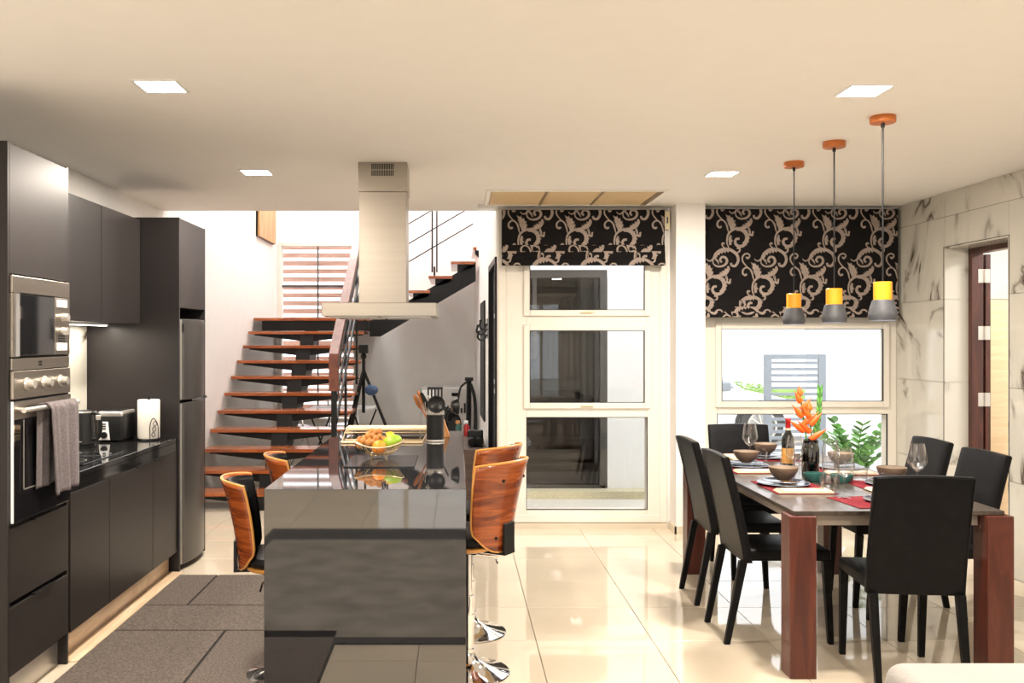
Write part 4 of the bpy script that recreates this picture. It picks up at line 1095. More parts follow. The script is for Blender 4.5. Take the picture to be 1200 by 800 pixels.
# ================================================================= ISLAND
IX0, IX1, IY0, IY1 = -.838, .042, 4.086, 6.70
il = thing('kitchen_island', 'long kitchen island in polished black stone with waterfall end', 'kitchen island', (-.4, 5.4, 0))
obj('countertop', box(B(), IX0, IX1, IY0 + .0405, IY1 - .0405, .86, .90, bev=.0015, seg=1), 'granite', il)
obj('end_panel', box(B(), IX0, IX1, IY0, IY0 + .04, 0, .90, bev=.0015, seg=1), 'granite', il)
obj('end_panel', box(B(), IX0, IX1, IY1 - .04, IY1, 0, .90, bev=.0015, seg=1), 'granite', il)
cb = obj('cabinet_body', box(B(), -.66, -.14, IY0 + .041, IY1 - .041, .10, .8595), 'cabinet', il)
obj('plinth', box(B(), -.62, -.18, IY0 + .041, IY1 - .041, 0, .099), 'mattblack', il)
for k in range(4):
    y0 = IY0 + .05 + .63 * k
    for x in (-.678, -.138): obj('door', box(B(), x, x + .016, y0 + .003, y0 + .627, .11, .85), 'cabinet', cb)

tag(obj('placemat_slate', box(B(), -.575, -.215, 4.77, 5.25, .9003, .906, bev=.001, seg=1), 'slate'), 'dark flat slate mat under the fruit basket on the island', 'mat')
# cooker hood
h = thing('cooker_hood', 'brushed steel island cooker hood hanging from the ceiling', 'cooker hood', (-.45, 5.86, 1.69))
hx0, hx1 = -.60, -.308
obj('upper_duct', box(B(), hx0 - .004, hx1 + .004, 5.76, 6.05, 2.46, ZC), 'steel', h, bevel=.002)
obj('lower_duct', box(B(), hx0, hx1, 5.764, 6.046, 1.772, 2.4595), 'steel', h, bevel=.002)
bm = B()
for r_ in (0, 1):
    for k in range(13): box(bm, -.522 + .0108 * k, -.522 + .0108 * k + .0068, 5.7585, 5.7602, 2.555 + .04 * r_ , 2.59 + .04 * r_)
obj('vent_slots', bm, 'black', h)
can = obj('canopy', box(B(), -.80, -.12, 5.55, 6.25, 1.69, 1.770, bev=.003), 'steel', h)
obj('filter', box(B(), -.76, -.47, 5.60, 6.20, 1.684, 1.6895), 'silver', can); obj('filter', box(B(), -.45, -.16, 5.60, 6.20, 1.684, 1.6895), 'silver', can)
# tray frame with a pale board
t = thing('tray_rack', 'low steel-wire frame with a pale wooden board at the far end of the island', 'rack', (-.46, 6.2, .90))
obj('board', box(B(), -.76, -.21, 6.42, 6.62, .930, .948, bev=.003), 'palewood', t)
bm = B(); ztr = .906
tube(bm, [(-.72, 5.88, ztr), (-.215, 5.88, ztr), (-.20, 6.6, ztr), (-.78, 6.6, ztr)], .006, 8, closed=True); tube(bm, [(-.73, 5.91, ztr + .004), (-.21, 5.91, ztr + .004)], .004, 6)
tube(bm, [(-.76, 6.36, .922), (-.2, 6.36, .922)], .004, 6); obj('wire_frame', bm, 'basket', t, smooth=True)
for x in (-.72, -.25):
    bm = B(); cyl(bm, (x, 6.44, .905), (x, 6.44, .931), .006); cyl(bm, (x, 6.60, .905), (x, 6.60, .931), .006); obj('leg', bm, 'silver', t)
# utensil holder
c = Vector((-.137, 6.02, .90))
t = thing('utensil_holder', 'tall black cylindrical utensil holder with silver rims on the island', 'utensil holder', c)
obj('body', lathe(B(), [(0, .01), (.056, .01), (.056, .172), (.050, .172), (.050, .014), (0, .014)], c, 36), 'blackpl', t, smooth=True)
for z0, z1 in ((0, .0125), (.172, .196)): obj('rim', lathe(B(), [(.050, z0), (.0585, z0), (.0595, z0 + .003), (.0595, z1 - .003), (.0585, z1), (.050, z1), (.050, z0)], c, 36), 'silver', t, smooth=True)
def handle_rod(name, lab, tip, bx, by, m, head, hm=None):
    b0 = Vector((c.x + bx * .5, c.y + by * .5, .918)); e = c + Vector(tip)
    t = thing(name, lab, 'utensil', b0, 'kitchen utensils in the black holder')
    bm = B(); cyl(bm, b0, e, .0055, .005, 8); obj('handle', bm, m, t, smooth=True)
    d = (e - b0).normalized(); q = d.to_track_quat('Z', 'Y').to_matrix().to_4x4(); q.translation = e
    bm = B()
    if head == 'ladle': lathe(bm, [(0, -.022), (.026, -.016), (.038, .004), (.040, .012), (.036, .012), (.033, .003), (0, -.016)], seg=20, mat=q @ Matrix.Translation((0, -.03, .012)) @ Matrix.Rotation(1.1, 4, 'X'))
    if head == 'spoon': ball(bm, (0, 0, 0), .03, 16, (1, .28, 1.35), None); bmesh.ops.transform(bm, matrix=q @ Matrix.Translation((0, 0, .03)), verts=bm.verts)
    if head == 'turner':
        for k in range(5): box(bm, -.034 + .0155 * k, -.026 + .0155 * k, -.003, .003, .0, .07)
        box(bm, -.035, .036, -.003, .003, -.012, .002); box(bm, -.035, .036, -.003, .003, .068, .08); bmesh.ops.transform(bm, matrix=q, verts=bm.verts)
    if head == 'whisk':
        for k in range(4):
            a = PI * k / 4; tube(bm, spline([(0, 0, 0), (.026 * math.cos(a), .026 * math.sin(a), .045), (0, 0, .09), (-.026 * math.cos(a), -.026 * math.sin(a), .045), (0, 0, 0)], 5), .0016, 5)
        bmesh.ops.transform(bm, matrix=q, verts=bm.verts)
    bmesh.ops.scale(bm, vec=(1.4, 1.4, 1.4), space=Matrix.Translation(-e), verts=bm.verts)
    obj('head', bm, hm or m, t, smooth=head != 'turner')
handle_rod('ladle', 'large round black ladle with orange rim at the front of the holder', (.005, -.045, .235), 0, .03, 'spoonwood', 'ladle', 'blackpl')
handle_rod('slotted_turner', 'black slotted turner standing tallest in the middle of the holder', (.0, .01, .235), 0, .0, 'blackpl', 'turner')
handle_rod('wooden_spoon', 'orange wooden spoon leaning left in the holder', (-.075, .0, .235), .03, 0, 'spoonwood', 'spoon')
handle_rod('spoon', 'black spoon leaning far left in the holder', (-.058, -.03, .225), .02, 0, 'blackpl', 'spoon')
handle_rod('spoon', 'black serving spoon leaning right in the holder', (.085, .02, .225), -.03, 0, 'blackpl', 'ladle')
handle_rod('wooden_spatula', 'orange wooden spatula behind the black spoon on the left', (-.09, .035, .21), .03, 0, 'spoonwood', 'spoon')
handle_rod('whisk', 'steel whisk low between the black spoons', (-.025, -.03, .175), .01, 0, 'silver', 'whisk')
k_ = thing('knife_block', 'leaning orange-brown wooden knife block behind the utensil holder', 'knife block', (-.06, 6.33, .90))
bm = B(); prism(bm, [(-.135, 6.27, .90), (-.045, 6.27, .90), (-.052, 6.27, .925), (-.115, 6.27, 1.10), (-.155, 6.27, 1.09)], (0, .11, 0)); obj('block', bm, 'knife', k_, bevel=.003)
for x in (-.141, -.126): 
    for y in (6.29, 6.33, 6.36):
        bm = B(); cyl(bm, (x, y, 1.07), (x - .02, y, 1.155), .007, seg=8); obj('knife_handle', bm, 'blackpl', k_, smooth=True)

# fruit basket
c = Vector((-.424, 5.13, .906))
t = thing('fruit_basket', 'gold wire fruit basket with upturned ends on the island', 'basket', c)
def rimpt(a, s=1.0): return Vector((c.x + .135 * s * math.cos(a), c.y + .105 * s * math.sin(a), c.z + .065 + .028 * math.cos(a) ** 2))
bm = B(); tube(bm, [rimpt(2 * PI * i / 40) for i in range(40)], .0048, 8, closed=True); obj('rim', bm, 'basket', t, smooth=True)
def bpt(a, k):
    r_ = rimpt(a); lo = Vector((c.x + .05 * math.cos(a), c.y + .04 * math.sin(a), c.z + .018))
    p = lo.lerp(r_, k); p.z -= .018 * math.sin(PI * k); return p
bm = B()
for i in range(22):
    for sg in (-1, 1):
        tube(bm, [bpt(2 * PI * i / 22 + sg * .45 * k / 5, k / 5) for k in range(6)], .0022, 5)
for k in (0, .33, .66): tube(bm, [bpt(2 * PI * i / 30, k) for i in range(30)], .0022, 5, closed=True)
obj('lattice', bm, 'basket', t, smooth=True)
bm = B(); 
for a in (.8, 2.35, 3.95, 5.5):
    bm = B(); p = Vector((c.x + .055 * math.cos(a), c.y + .045 * math.sin(a), 0)); cyl(bm, (p.x, p.y, .9062), (p.x * .995 + c.x * .005, p.y, .925), .004, .005, 8); obj('foot', bm, 'basket', t, smooth=True)
def fruit(name, lab, p, r_, m, sc=(1, 1, 1), rot=None, stem=None, group=None, cat='fruit', seg=20):
    p = c + Vector(p)
    bm = ball(B(), p, r_, seg, sc, rot)
    o = obj(name, bm, m, None, smooth=True); tag(o, lab, cat, group)
    if stem:
        b2 = B(); q = Vector(stem); cyl(b2, (0, 0, 0), (q.x * .012, q.y * .012, q.z * .012), .0025, seg=6)
        s = obj('stem', b2, 'greyshade', None); s.parent = o; s.location = Vector((0, 0, 0)) + q * r_ * .97 + Vector((0, 0, -min(v.co.z for v in o.data.vertices) * 1 + 0)) * 0 + (p - Vector(o.location))
    return o
fruit('orange', 'round orange at the front of the fruit basket', (.005, -.050, .062), .040, 'orange', stem=(.3, .2, .9))
fruit('mango', 'large green-yellow mango on the right side of the basket', (.070, -.008, .088), .040, 'mango', (1.45, 1, .9), Matrix.Rotation(-.35, 4, 'Y'), stem=(1, 0, .4))
fruit('avocado', 'dark purple-black avocado at the front left of the basket', (-.062, -.040, .056), .031, 'avocado', (1.2, 1, .9))
fruit('lemon', 'yellow lemon behind the green mango', (.052, .045, .112), .026, 'lemon', (1.25, 1, 1), Matrix.Rotation(-.5, 4, 'Y'))
fruit('plum', 'dark red plum at the right rear of the basket', (.096, .040, .092), .020, 'mat')
fruit('passion_fruit', 'dark round passion fruit in the middle rear of the heap', (.022, .030, .112), .020, 'avocado')
lon = [(-.115, -.02, .085), (-.105, .015, .098), (-.078, .0, .102), (-.085, -.03, .092), (-.05, -.015, .100), (-.035, .01, .122), (-.06, .03, .125), (-.085, .04, .108), (-.015, -.015, .105), (-.02, .04, .135), (-.045, .055, .14),
       (.002, .012, .118), (.0, .05, .125), (-.11, .04, .085), (-.03, -.04, .088), (-.1, -.045, .070), (.025, .01, .098), (-.055, -.045, .084), (-.06, .0, .118), (.0, .03, .14)]
l0 = fruit('longan', 'small round brown longan in the heaped fruit basket', lon[0], .0185, 'longan', group='longans heaped in the fruit basket', seg=14)
for p in lon[1:]:
    o = l0.copy(); C.objects.link(o); o.location = Vector(l0.location) + Vector(p) - Vector(lon[0]); s = random.uniform(.86, 1.1); o.scale = (s, s, s)

# ================================================================= BAR STOOLS
def make_stool(drop):
    t = thing('bar_stool', '', 'bar stool', (0, 0, 0), 'veneered bar stools at the island')
    obj('base', lathe(B(), [(0, 0), (.19, 0), (.195, .004), (.192, .009), (.15, .018), (.09, .036), (.050, .060), (.036, .085), (.034, .10), (0, .10)], seg=48), 'chrome', t, smooth=True)
    bm = B(); cyl(bm, (0, 0, .09), (0, 0, .36 - drop * .5), .027, seg=20); cyl(bm, (0, 0, .09), (0, 0, .115), .034, seg=20); obj('outer_tube', bm, 'chrome', t, smooth=True)
    bm = B(); cyl(bm, (0, 0, .36 - drop * .5), (0, 0, .575 - drop), .018, seg=20); obj('piston', bm, 'chrome', t, smooth=True)
    bm = B(); tube(bm, spline([(-.02, .02, .26), (-.10, .10, .255), (-.07, .20, .25), (.07, .20, .25), (.10, .10, .255), (.02, .02, .26)], 6), .008, 8); cyl(bm, (0, 0, .245), (0, 0, .275), .031); obj('footrest', bm, 'chrome', t, smooth=True)
    bm = B(); tube(bm, [(.02, -.02, .55 - drop), (.09, -.09, .535 - drop), (.10, -.10, .50 - drop)], .005, 6); obj('lever', bm, 'chrome', t, smooth=True)
    bm = B(); box(bm, -.09, .09, -.09, .09, .572 - drop, .590 - drop, bev=.004); obj('seat_plate', bm, 'black', t)
    # curved plywood shell behind: grows wider towards the top, rounded lower corners
    def shell(u, v, off=0):
        s = 2 * u - 1; span = 1.02 * (.86 + .14 * v) * (1 - .30 * max(0, .16 - v) / .16)
        a = s * span; R = .205 + .028 * v + off
        z = .592 + (.415 - .015 * s * s) * v + .035 * abs(s) ** 3 * (1 - v)
        return (R * math.sin(a) * 1.02, .015 - R * math.cos(a) - .055 * v * v, z - drop)
    bm = B(); nu, nv = 28, 14
    t2 = bmesh.new(); grid(t2, lambda u, v: shell(u, v, .006), nu, nv); 
    for f in t2.faces: f.smooth = True
    merge(bm, t2); sh_ = obj('backrest', bm, ['shell'], t, smooth=True, solid=.010)
    # plywood rim
    rim = [shell(i / nu, 1, .006) for i in range(nu + 1)] + [shell(1, 1 - j / nv, .006) for j in range(1, nv + 1)] + [shell(1 - i / nu, 0, .006) for i in range(1, nu + 1)] + [shell(0, j / nv, .006) for j in range(1, nv)]
    bm = B(); tube(bm, rim, .0062, 6, closed=True); obj('plywood_rim', bm, 'shelledge', sh_, smooth=True)
    bm = B(); grid(bm, lambda u, v: shell(.03 + .94 * u, .06 + .92 * v, -.018), nu, nv); obj('back_pad', bm, 'leather', t, smooth=True, solid=.026)
    for u in (.30, .70):
        for v in (.16, .80):
            p = Vector(shell(u, v, .011)); cc = Vector((0, .015, p.z)); d = (p - cc).normalized(); bm = B(); cyl(bm, p - d * .004, p + d * .006, .009, .006, 12); obj('bolt', bm, 'black', sh_, smooth=True)
    # seat: plywood pan with a leather cushion
    def outline(k, r_): 
        a = 2 * PI * k / 40; x = math.cos(a); y = math.sin(a)
        e = 3.2; s = (abs(x) ** e + abs(y) ** e) ** (-1 / e); return (x * s * r_, .03 + y * s * r_ * .98)
    bm = B(); t3 = bmesh.new(); levels = [(.02, .590), (.17, .590), (.195, .600), (.200, .612), (.196, .614), (.02, .608)]
    rows = [[t3.verts.new((*outline(k, r_), z - drop)) for k in range(40)] for r_, z in levels]
    for A, D in zip(rows, rows[1:]):
        for k in range(40): t3.faces.new((A[k], A[(k + 1) % 40], D[(k + 1) % 40], D[k]))
    t3.faces.new(rows[0][::-1]); t3.faces.new(rows[-1]); merge(bm, t3); obj('seat_pan', bm, 'shelledge', t, smooth=True)
    bm = B(); t3 = bmesh.new(); levels = [(.02, .6145), (.17, .6145), (.190, .622), (.196, .640), (.186, .660), (.15, .670), (.06, .672)]
    rows = [[t3.verts.new((*outline(k, r_), z - drop)) for k in range(40)] for r_, z in levels]
    for A, D in zip(rows, rows[1:]):
        for k in range(40): t3.faces.new((A[k], A[(k + 1) % 40], D[(k + 1) % 40], D[k]))
    t3.faces.new(rows[0][::-1]); t3.faces.new(rows[-1]); merge(bm, t3); obj('seat_cushion', bm, 'leather', t, smooth=True)
    bm = B(); P_ = Vector(shell(.5, .0, .02)); box(bm, -.045, .045, P_.y - .012, P_.y + .002, .585 - drop, .72 - drop, bev=.003); box(bm, -.045, .045, P_.y - .012, -.05, .578 - drop, .5895 - drop); obj('bracket', bm, 'blackpl', t)
    return t
RZ = math.radians(58)
s1 = make_stool(0); s1.location = (.07, 4.98, 0); s1.rotation_euler = (0, 0, RZ); s1['label'] = 'veneered bar stool right of the island, the farther of the two there'
s2 = dup(s1, (.055, 4.38, 0), RZ, 'veneered bar stool right of the island, nearest the camera')
s3 = make_stool(.085); s3.location = (-.80, 4.34, 0); s3.rotation_euler = (0, 0, -math.radians(82)); s3['label'] = 'veneered bar stool left of the island, nearest the camera, on the rug'
s4 = dup(s3, (-.78, 5.20, 0), -math.radians(78), 'veneered bar stool left of the island, farther one, nearly hidden by the worktop')
# ================================================================= DINING TABLE
TH = .764
dt = thing('dining_table', 'rectangular dining table with dark top and thick red-brown square legs', 'dining table', (2.03, 5.3, 0))
obj('tabletop', box(B(), 1.548, 2.518, 4.31, 6.42, TH - .020, TH, bev=.002, seg=1), 'tabletop', dt)
for x in (1.523, 2.425):
    for y in (4.285, 6.20): obj('leg', box(B(), x, x + .122, y, y + .122 if y < 5 else y + .12, 0, TH - .0205, bev=.004), 'tableleg', dt)
bm = B(); box(bm, 1.65, 2.42, 4.36, 4.38, TH - .075, TH - .021); box(bm, 1.65, 2.42, 6.24, 6.26, TH - .075, TH - .021); box(bm, 1.60, 1.62, 4.41, 6.195, TH - .075, TH - .021); box(bm, 2.45, 2.47, 4.41, 6.195, TH - .075, TH - .021)
obj('apron', bm, 'apron', dt)

# ---- chairs
def make_chair():
    t = thing('dining_chair', '', 'dining chair', (0, 0, 0), 'black leather dining chairs')
    for s in (-1, 1):
        x = s * .186
        # rear leg splays back
        bm = B(); w = .019
        hexa(bm, [(x - .013, -.268, 0), (x + .013, -.268, 0), (x + .013, -.238, 0), (x - .013, -.238, 0)],
                 [(x - w, -.190, .425), (x + w, -.190, .425), (x + w, -.150, .425), (x - w, -.150, .425)]); obj('leg', bm, 'leather', t, bevel=.003)
        bm = B()
        hexa(bm, [(x - .014, .262, 0), (x + .014, .262, 0), (x + .014, .290, 0), (x - .014, .290, 0)],
                 [(x - w, .232, .425), (x + w, .232, .425), (x + w, .272, .425), (x - w, .272, .425)]); obj('leg', bm, 'leather', t, bevel=.003)
    bm = B(); box(bm, -.205, .205, -.148, .275, .425, .482, bev=.012, seg=3); obj('seat', bm, 'leather', t, smooth=True)
    bm = B(); n = 10; t2 = bmesh.new()
    def f(u, v, side):
        x = (u - .5) * .424 * (1 - .015 * v); z = .415 + .54 * v + .006 * math.sin(PI * u) * v
        y = -.150 - .115 * v ** 1.25 - (.020 if side else -.020 + .006 * math.sin(PI * u) * 0)
        return Vector((x, y, z))
    A = [[t2.verts.new(f(i / 8, j / n, 0)) for j in range(n + 1)] for i in range(9)]; D = [[t2.verts.new(f(i / 8, j / n, 1)) for j in range(n + 1)] for i in range(9)]
    for i in range(8):
        for j in range(n):
            t2.faces.new((A[i][j], A[i + 1][j], A[i + 1][j + 1], A[i][j + 1])); t2.faces.new((D[i][j + 1], D[i + 1][j + 1], D[i + 1][j], D[i][j]))
    for j in range(n):
        t2.faces.new((A[0][j + 1], D[0][j + 1], D[0][j], A[0][j])); t2.faces.new((A[8][j], D[8][j], D[8][j + 1], A[8][j + 1]))
    for i in range(8):
        t2.faces.new((A[i][n], A[i + 1][n], D[i + 1][n], D[i][n])); t2.faces.new((A[i + 1][0], A[i][0], D[i][0], D[i + 1][0]))
    bmesh.ops.recalc_face_normals(t2, faces=t2.faces)
    bmesh.ops.bevel(t2, geom=[e for e in t2.edges if e.calc_face_angle(0) > .8], offset=.008, segments=3, profile=.5, affect='EDGES')
    merge(bm, t2); bk = obj('backrest', bm, 'leather', t, smooth=True)
    bm = B()
    for side in (0, 1):
        P_ = [f(0, j / n, side) for j in range(n + 1)] + [f(i / 8, 1, side) for i in range(1, 9)] + [f(1, 1 - j / n, side) for j in range(1, n + 1)]
        P_ = [Vector((p.x * .965, p.y + (-.0006 if side else .0006), .415 + (p.z - .415) * .985)) for p in P_]
        tube(bm, P_, .0022, 5)
    obj('piping', bm, 'leather', bk, smooth=True)
    return t
ch = make_chair()
spots = [((1.63, 4.97), -90, 'black leather dining chair on the left side of the table, nearest the camera'),
         ((1.655, 5.665), -90, 'black leather dining chair on the left side of the table, farther one'),
         ((2.56, 5.01), 90, 'black leather dining chair on the right side of the table, nearer one by doorway'),
         ((2.585, 5.62), 90, 'black leather dining chair on the right side of the table, farther one'),
         ((1.975, 6.33), 180, 'black leather dining chair at the far table end, before the window')]
ch.location = (2.06, 4.34, 0); ch.rotation_euler = (0, 0, math.radians(-6)); ch['label'] = 'black leather dining chair with its back to the camera at the near table end'
for (x, y), a, lab in spots: dup(ch, (x, y, 0), math.radians(a), lab)

# ---- tableware
Z0 = TH + .0004
def setting(tag_, cx, cy, ang, bowl_lab, napkin_off, bowl=(0, 0)):
    """placemat, two plates, bowl, napkin and fork; ang turns the whole setting"""
    R = Matrix.Translation((cx, cy, 0)) @ Matrix.Rotation(ang, 4, 'Z')
    bm = box(B(), -.22, .22, -.155, .155, Z0, Z0 + .003, R, bev=.001, seg=1); tag(obj('placemat', bm, 'mat'), 'red woven placemat ' + tag_, 'placemat', 'red placemats on the dining table')
    p = R @ Vector((bowl[0], bowl[1], Z0 + .0035))
    for r_, z, m, nm in ((.135, 0, 'plate', 'dinner plate'), (.105, .0125, 'plate2', 'small plate')):
        bm = lathe(B(), [(0, z), (r_ * .6, z), (r_ * .72, z + .003), (r_, z + .011), (r_, z + .0135), (r_ * .72, z + .0062), (0, z + .005)], p, 40)
        o = obj('plate', bm, 'plate' if nm == 'dinner plate' else 'plate', None, smooth=True)
        tag(o, ('dark blue-black dinner plate ' if nm == 'dinner plate' else 'smaller dark side plate stacked under the bowl ') + tag_, 'plate', 'dark plates on the dining table')
        bm = B(); tube(bm, [(p.x + r_ * .998 * math.cos(2 * PI * i / 40), p.y + r_ * .998 * math.sin(2 * PI * i / 40), p.z + z + .0125) for i in range(40)], .0014, 5, closed=True); q = obj('plate_rim', bm, 'plate2', None, smooth=True); q.parent = o; q.location = Vector(q.location) - Vector(o.location)
    z = .0255
    t = thing('bowl', bowl_lab, 'bowl', (p.x, p.y, p.z + z), 'taupe bowls on the dining table')
    bm = lathe(B(), [(0, 0), (.032, 0), (.036, .006), (.060, .026), (.074, .052), (.077, .068), (.0765, .070), (.074, .069)], (p.x, p.y, p.z + z), 40); obj('outside', bm, 'bowl', t, smooth=True)
    bm = lathe(B(), [(.0745, .0685), (.071, .052), (.057, .030), (.03, .012), (0, .009)], (p.x, p.y, p.z + z), 40); obj('inside', bm, 'bowlin', t, smooth=True)
    nx, ny, na = napkin_off
    R2 = Matrix.Translation((cx, cy, 0)) @ Matrix.Rotation(ang, 4, 'Z') @ Matrix.Translation((nx, ny, 0)) @ Matrix.Rotation(na, 4, 'Z')
    t = thing('napkin', 'folded cream napkin with darker hem ' + tag_, 'napkin', R2 @ Vector((0, 0, Z0 + .0032)), 'cream napkins on the dining table')
    bm = B()
    for k in range(3): box(bm, -.140 + .006 * k, .140 - .004 * k, -.052 + .003 * k, .052 - .002 * k, Z0 + .0035 + .0042 * k, Z0 + .0072 + .0042 * k, R2, bev=.0012, seg=2)
    obj('layers', bm, 'napkin', t)
    bm = B(); box(bm, -.125, -.113, -.044, .044, Z0 + .0157, Z0 + .0172, R2); obj('hem', bm, 'bowlin', t)
    t = thing('fork', 'steel fork lying on the cream napkin ' + tag_, 'fork', R2 @ Vector((0, 0, Z0 + .017)), 'forks on the napkins')
    bm = B(); zf = Z0 + .0185
    tube(bm, [(-.05, 0, zf), (.06, 0, zf + .002)], .0022, 6)
    box(bm, .058, .075, -.010, .010, zf, zf + .002)
    for k in range(4): box(bm, .075, .105, -.010 + .0057 * k, -.0075 + .0057 * k, zf, zf + .0018)
    bmesh.ops.transform(bm, matrix=R2, verts=bm.verts); obj('steel', bm, 'silver', t, smooth=True)
E = 0.0
setting('at the nearer left place', 1.785, 4.99, -PI / 2, 'taupe bowl at the nearer left place, before the front wine glass', (.16, .0, PI / 2), (-.08, -.02))
setting('at the farther left place', 1.79, 5.72, -PI / 2, 'taupe bowl at the farther left place, beside the pillar-side chair', (.16, .0, PI / 2), (-.08, 0))
setting('at the nearer right place', 2.30, 5.03, PI / 2, 'taupe bowl at the nearer right place, partly behind the near chair', (-.15, .02, PI / 2), (.04, -.05))
setting('at the farther right place', 2.31, 5.66, PI / 2, 'taupe bowl at the farther right place, in front of the green plant', (-.16, .0, PI / 2), (.06, -.03))
setting('at the far end place', 2.02, 6.22, PI, 'taupe bowl at the far end of the table', (.17, .0, PI / 2), (-.03, -.01))
setting('at the near end place', 2.08, 4.55, .12, 'taupe bowl at the near end of the table, half hidden by the chair back', (-.19, .2, 1.45) if 0 else (.17, .02, PI / 2), (.03, -.02))

def wine_glass(x, y, lab, first=[None], tilt=0):
    if first[0] is None:
        t = thing('wine_glass', '', 'wine glass', (0, 0, 0), 'wine glasses on the dining table')
        prof = [(.0, .105), (.012, .107), (.030, .122), (.046, .148), (.0485, .160), (.044, .195), (.034, .250), (.0332, .250), (.0428, .195), (.0472, .160), (.0448, .149), (.029, .1235), (.0, .108)]
        obj('bowl', lathe(B(), prof, seg=36), 'wineglass', t, smooth=True)
        obj('stem', lathe(B(), [(.0, .004), (.010, .006), (.0045, .016), (.0036, .06), (.0042, .098), (.010, .106), (0, .106)], seg=16), 'wineglass', t, smooth=True)
        obj('foot', lathe(B(), [(0, 0), (.040, 0), (.041, .0015), (.012, .0055), (0, .0065)], seg=36), 'wineglass', t, smooth=True)
        first[0] = t; t.location = (x, y, Z0); t['label'] = lab; return t
    return dup(first[0], (x, y, Z0), 0, lab)
wine_glass(1.895, 5.26, 'tall clear wine glass in front of the red-capped bottle')
wine_glass(1.885, 6.03, 'tall clear wine glass near the far left corner, before the far chair')
wine_glass(1.925, 4.66, 'tall clear wine glass nearest the camera, before the clear carafe')
wine_glass(2.385, 4.86, 'tall clear wine glass on the right, above the near chair back')
def tumbler(x, y, lab, z=Z0, first=[None]):
    if first[0] is None:
        t = thing('tumbler', '', 'glass', (0, 0, 0), 'low tumblers on the dining table')
        obj('glass_wall', lathe(B(), [(0, .0), (.036, .0), (.0385, .004), (.0405, .080), (.0392, .080), (.0368, .010), (0, .008)], seg=32), 'wineglass', t, smooth=True)
        first[0] = t; t.location = (x, y, z); t['label'] = lab; return t
    return dup(first[0], (x, y, z), 0, lab)
tumbler(1.925, 5.94, 'low clear tumbler near the far left wine glass')
tumbler(1.945, 5.52, 'low clear tumbler behind the nearer left bowl')
tumbler(1.915, 4.84, 'low clear tumbler in front of the teal dishes')
tumbler(2.235, 5.20, 'low clear tumbler right of the clear carafe')
tumbler(2.10, 5.85, 'low clear tumbler behind the dark vase')
# carafe
c = (2.005, 5.03, Z0)
t = thing('carafe', 'tall straight clear glass carafe beside the dark vase', 'carafe', c)
obj('glass_wall', lathe(B(), [(0, 0), (.042, 0), (.044, .004), (.044, .20), (.040, .215), (.036, .225), (.040, .25), (.0388, .25), (.0345, .226), (.0425, .20), (.0415, .012), (0, .010)], c, 36), 'wineglass', t, smooth=True)
# dark vase with flowers
c = Vector((2.025, 5.37, Z0))
t = thing('vase', 'dark smoked glass vase holding the orange flowers', 'vase', c)
obj('glass_wall', lathe(B(), [(0, 0), (.044, 0), (.048, .006), (.048, .17), (.043, .185), (.040, .19), (.040, .212), (.043, .216), (.040, .216), (.037, .19), (.045, .168), (.045, .01), (0, .008)], c, 36), 'vase', t, smooth=True)
c2 = Vector((1.965, 5.42, Z0))
# heliconias
def heliconia(base, top, n, lab, sgn0=1):
    t = thing('heliconia_flower', lab, 'flower', base, 'heliconia flowers in the dark vase')
    b, p = Vector(base), Vector(top)
    ctrl = [b, b.lerp(p, .5) + Vector((.008, 0, 0)), p]
    S_ = spline(ctrl, 10); bm = tube(B(), S_, .0048, 8); obj('stem', bm, 'leafd', t, smooth=True)
    for k in range(n):
        q = b.lerp(p, .55 + .45 * k / (n - 1)); sg = sgn0 * (-1 if k % 2 else 1)
        ln = .122 - .011 * k
        d = Vector((sg * (.80 - .06 * k), -.15, .55 + .09 * k)).normalized()
        if k == n - 1: d = Vector((-.1, 0, 1)).normalized(); ln = .06
        s = Vector((0, 1, 0)); u = s.cross(d).normalized()
        bm = B()
        def f(a, v): 
            w_ = .0205 * math.sin(PI * min(1, v * .75 + .25)) ** .9 * (1 - v) ** .6 + .0004
            ang = a * 2 * PI
            return q + d * ln * v + (s * math.cos(ang) * .7 + u * math.sin(ang)) * w_
        grid(bm, f, 10, 8, True)
        obj('bract', bm, 'orangefl', t, smooth=True)
    return t
heliconia((2.012, 5.36, Z0 + .012), (1.955, 5.34, 1.235), 6, 'orange heliconia leaning left out of the vase, the taller one', -1)
heliconia((2.03, 5.38, Z0 + .012), (2.005, 5.33, 1.15), 5, 'orange heliconia standing upright in the vase, the lower one', 1)
t = thing('green_stalk', 'green jagged flower stalk leaning right out of the vase', 'flower', (2.04, 5.37, Z0 + .012))
P_ = spline([(2.035, 5.365, Z0 + .012), (2.045, 5.37, .95), (2.075, 5.38, 1.08), (2.085, 5.38, 1.27)], 8)
obj('stem', tube(B(), P_, .0045, 8), 'leafd', t, smooth=True)
for k in range(11, len(P_) - 1):
    for sg in (-1, 1):
        bm = B(); leaf_mesh(bm, P_[k], Vector((sg * .35, 0, 1)), .045, .016, Vector((0, 1, 0))); obj('leaf', bm, 'leafd' if k % 2 else 'leaf', t, smooth=True)
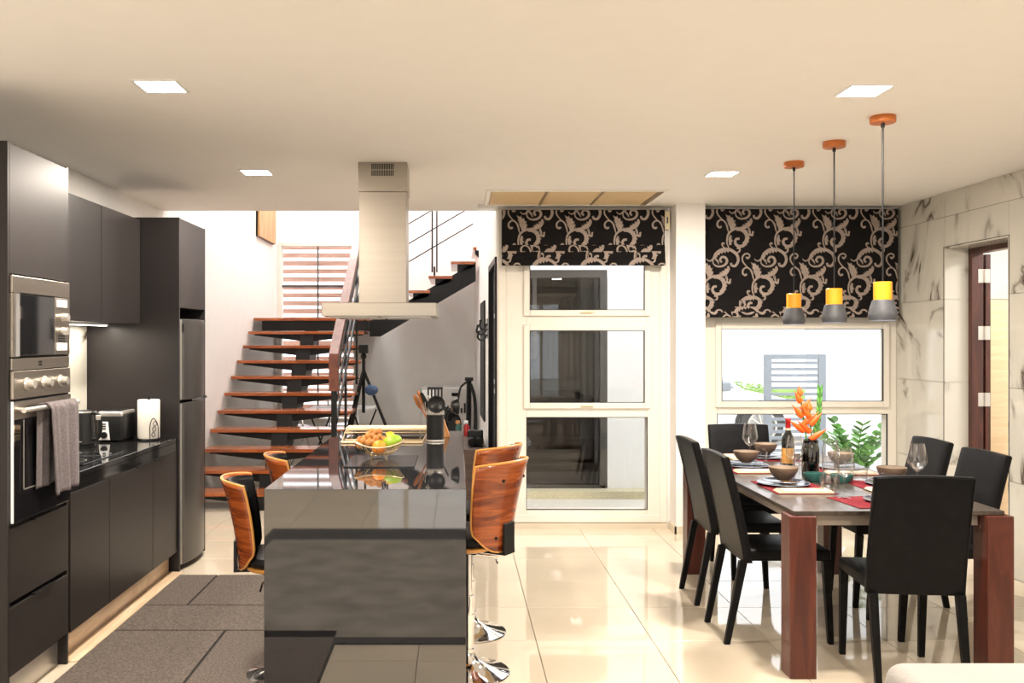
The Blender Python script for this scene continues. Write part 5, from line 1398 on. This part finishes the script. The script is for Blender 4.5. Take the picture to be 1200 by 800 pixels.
# wine bottle
c = (1.985, 5.62, Z0)
t = thing('wine_bottle', 'dark wine bottle with a red capsule beside the orange flowers', 'bottle', c)
obj('body', lathe(B(), [(0, 0), (.034, 0), (.0375, .004), (.0375, .185), (.033, .205), (.018, .232), (.0145, .245), (.0142, .262), (0, .262)], c, 36), 'wine', t, smooth=True)
obj('capsule', lathe(B(), [(.0148, .258), (.0152, .258), (.0150, .300), (.0162, .302), (.0162, .312), (.014, .315), (0, .315)], c, 28), 'capsule', t, smooth=True)
obj('neck_band', lathe(B(), [(.0148, .245), (.0156, .245), (.0156, .258), (.0148, .258)], c, 28), 'napkin', t, smooth=True)
obj('paper_label', lathe(B(), [(.0378, .05), (.0381, .05), (.0381, .14), (.0378, .14)], c, 24, a0=PI * .8, a1=PI * 1.75), 'labelp', t, smooth=True)
for (x, y, lab) in ((1.99, 5.21, 'teal oval dish left of the clear carafe'), (2.12, 5.17, 'teal oval dish right of the clear carafe')):
    t = thing('serving_dish', lab, 'dish', (x, y, Z0), 'teal dishes on the dining table')
    bm = lathe(B(), [(0, 0), (.040, 0), (.050, .010), (.056, .040), (.056, .048), (.050, .048), (.044, .012), (0, .008)], (0, 0, 0), 32); bmesh.ops.scale(bm, vec=(1.15, .8, 1), verts=bm.verts); bmesh.ops.translate(bm, vec=(x, y, Z0), verts=bm.verts)
    obj('dish', bm, 'teal', t, smooth=True)

# ================================================================= SOFA in the near right corner, curtains behind the camera
s = thing('sofa', 'off-white upholstered sofa back in the bottom right corner of the picture', 'sofa', (2.3, 1.9, 0))
bm = box(B(), 1.062, 3.3, 2.06, 2.36, .06, .75, bev=.045, seg=5); obj('backrest', bm, 'sofa', s, smooth=True)
bm = box(B(), 1.10, 3.26, 1.25, 2.07, .06, .42, bev=.04, seg=4); obj('seat', bm, 'sofa', s, smooth=True)
bm = box(B(), 1.062, 1.26, 1.25, 2.07, .06, .60, bev=.05, seg=4); obj('armrest', bm, 'sofa', s, smooth=True)
for x in (1.15, 3.2):
    for y in (1.35, 2.28): obj('foot', box(B(), x - .025, x + .025, y - .025, y + .025, 0, .06), 'black', s)
for i, (x0, x1) in enumerate(((-1.95, -1.0), (2.1, 3.05))):
    bm = B(); n = 60
    grid(bm, lambda u, v: (x0 + (x1 - x0) * u, YF + .12 + .035 * math.sin(u * 45), .02 + 2.4 * v), n, 2)
    tag(obj('curtain', bm, 'curtain', None, smooth=True, solid=.002), 'sheer white pleated curtain at the %s of the glazing behind the camera' % ('left', 'right')[i], 'curtain', 'sheer curtains behind the camera')
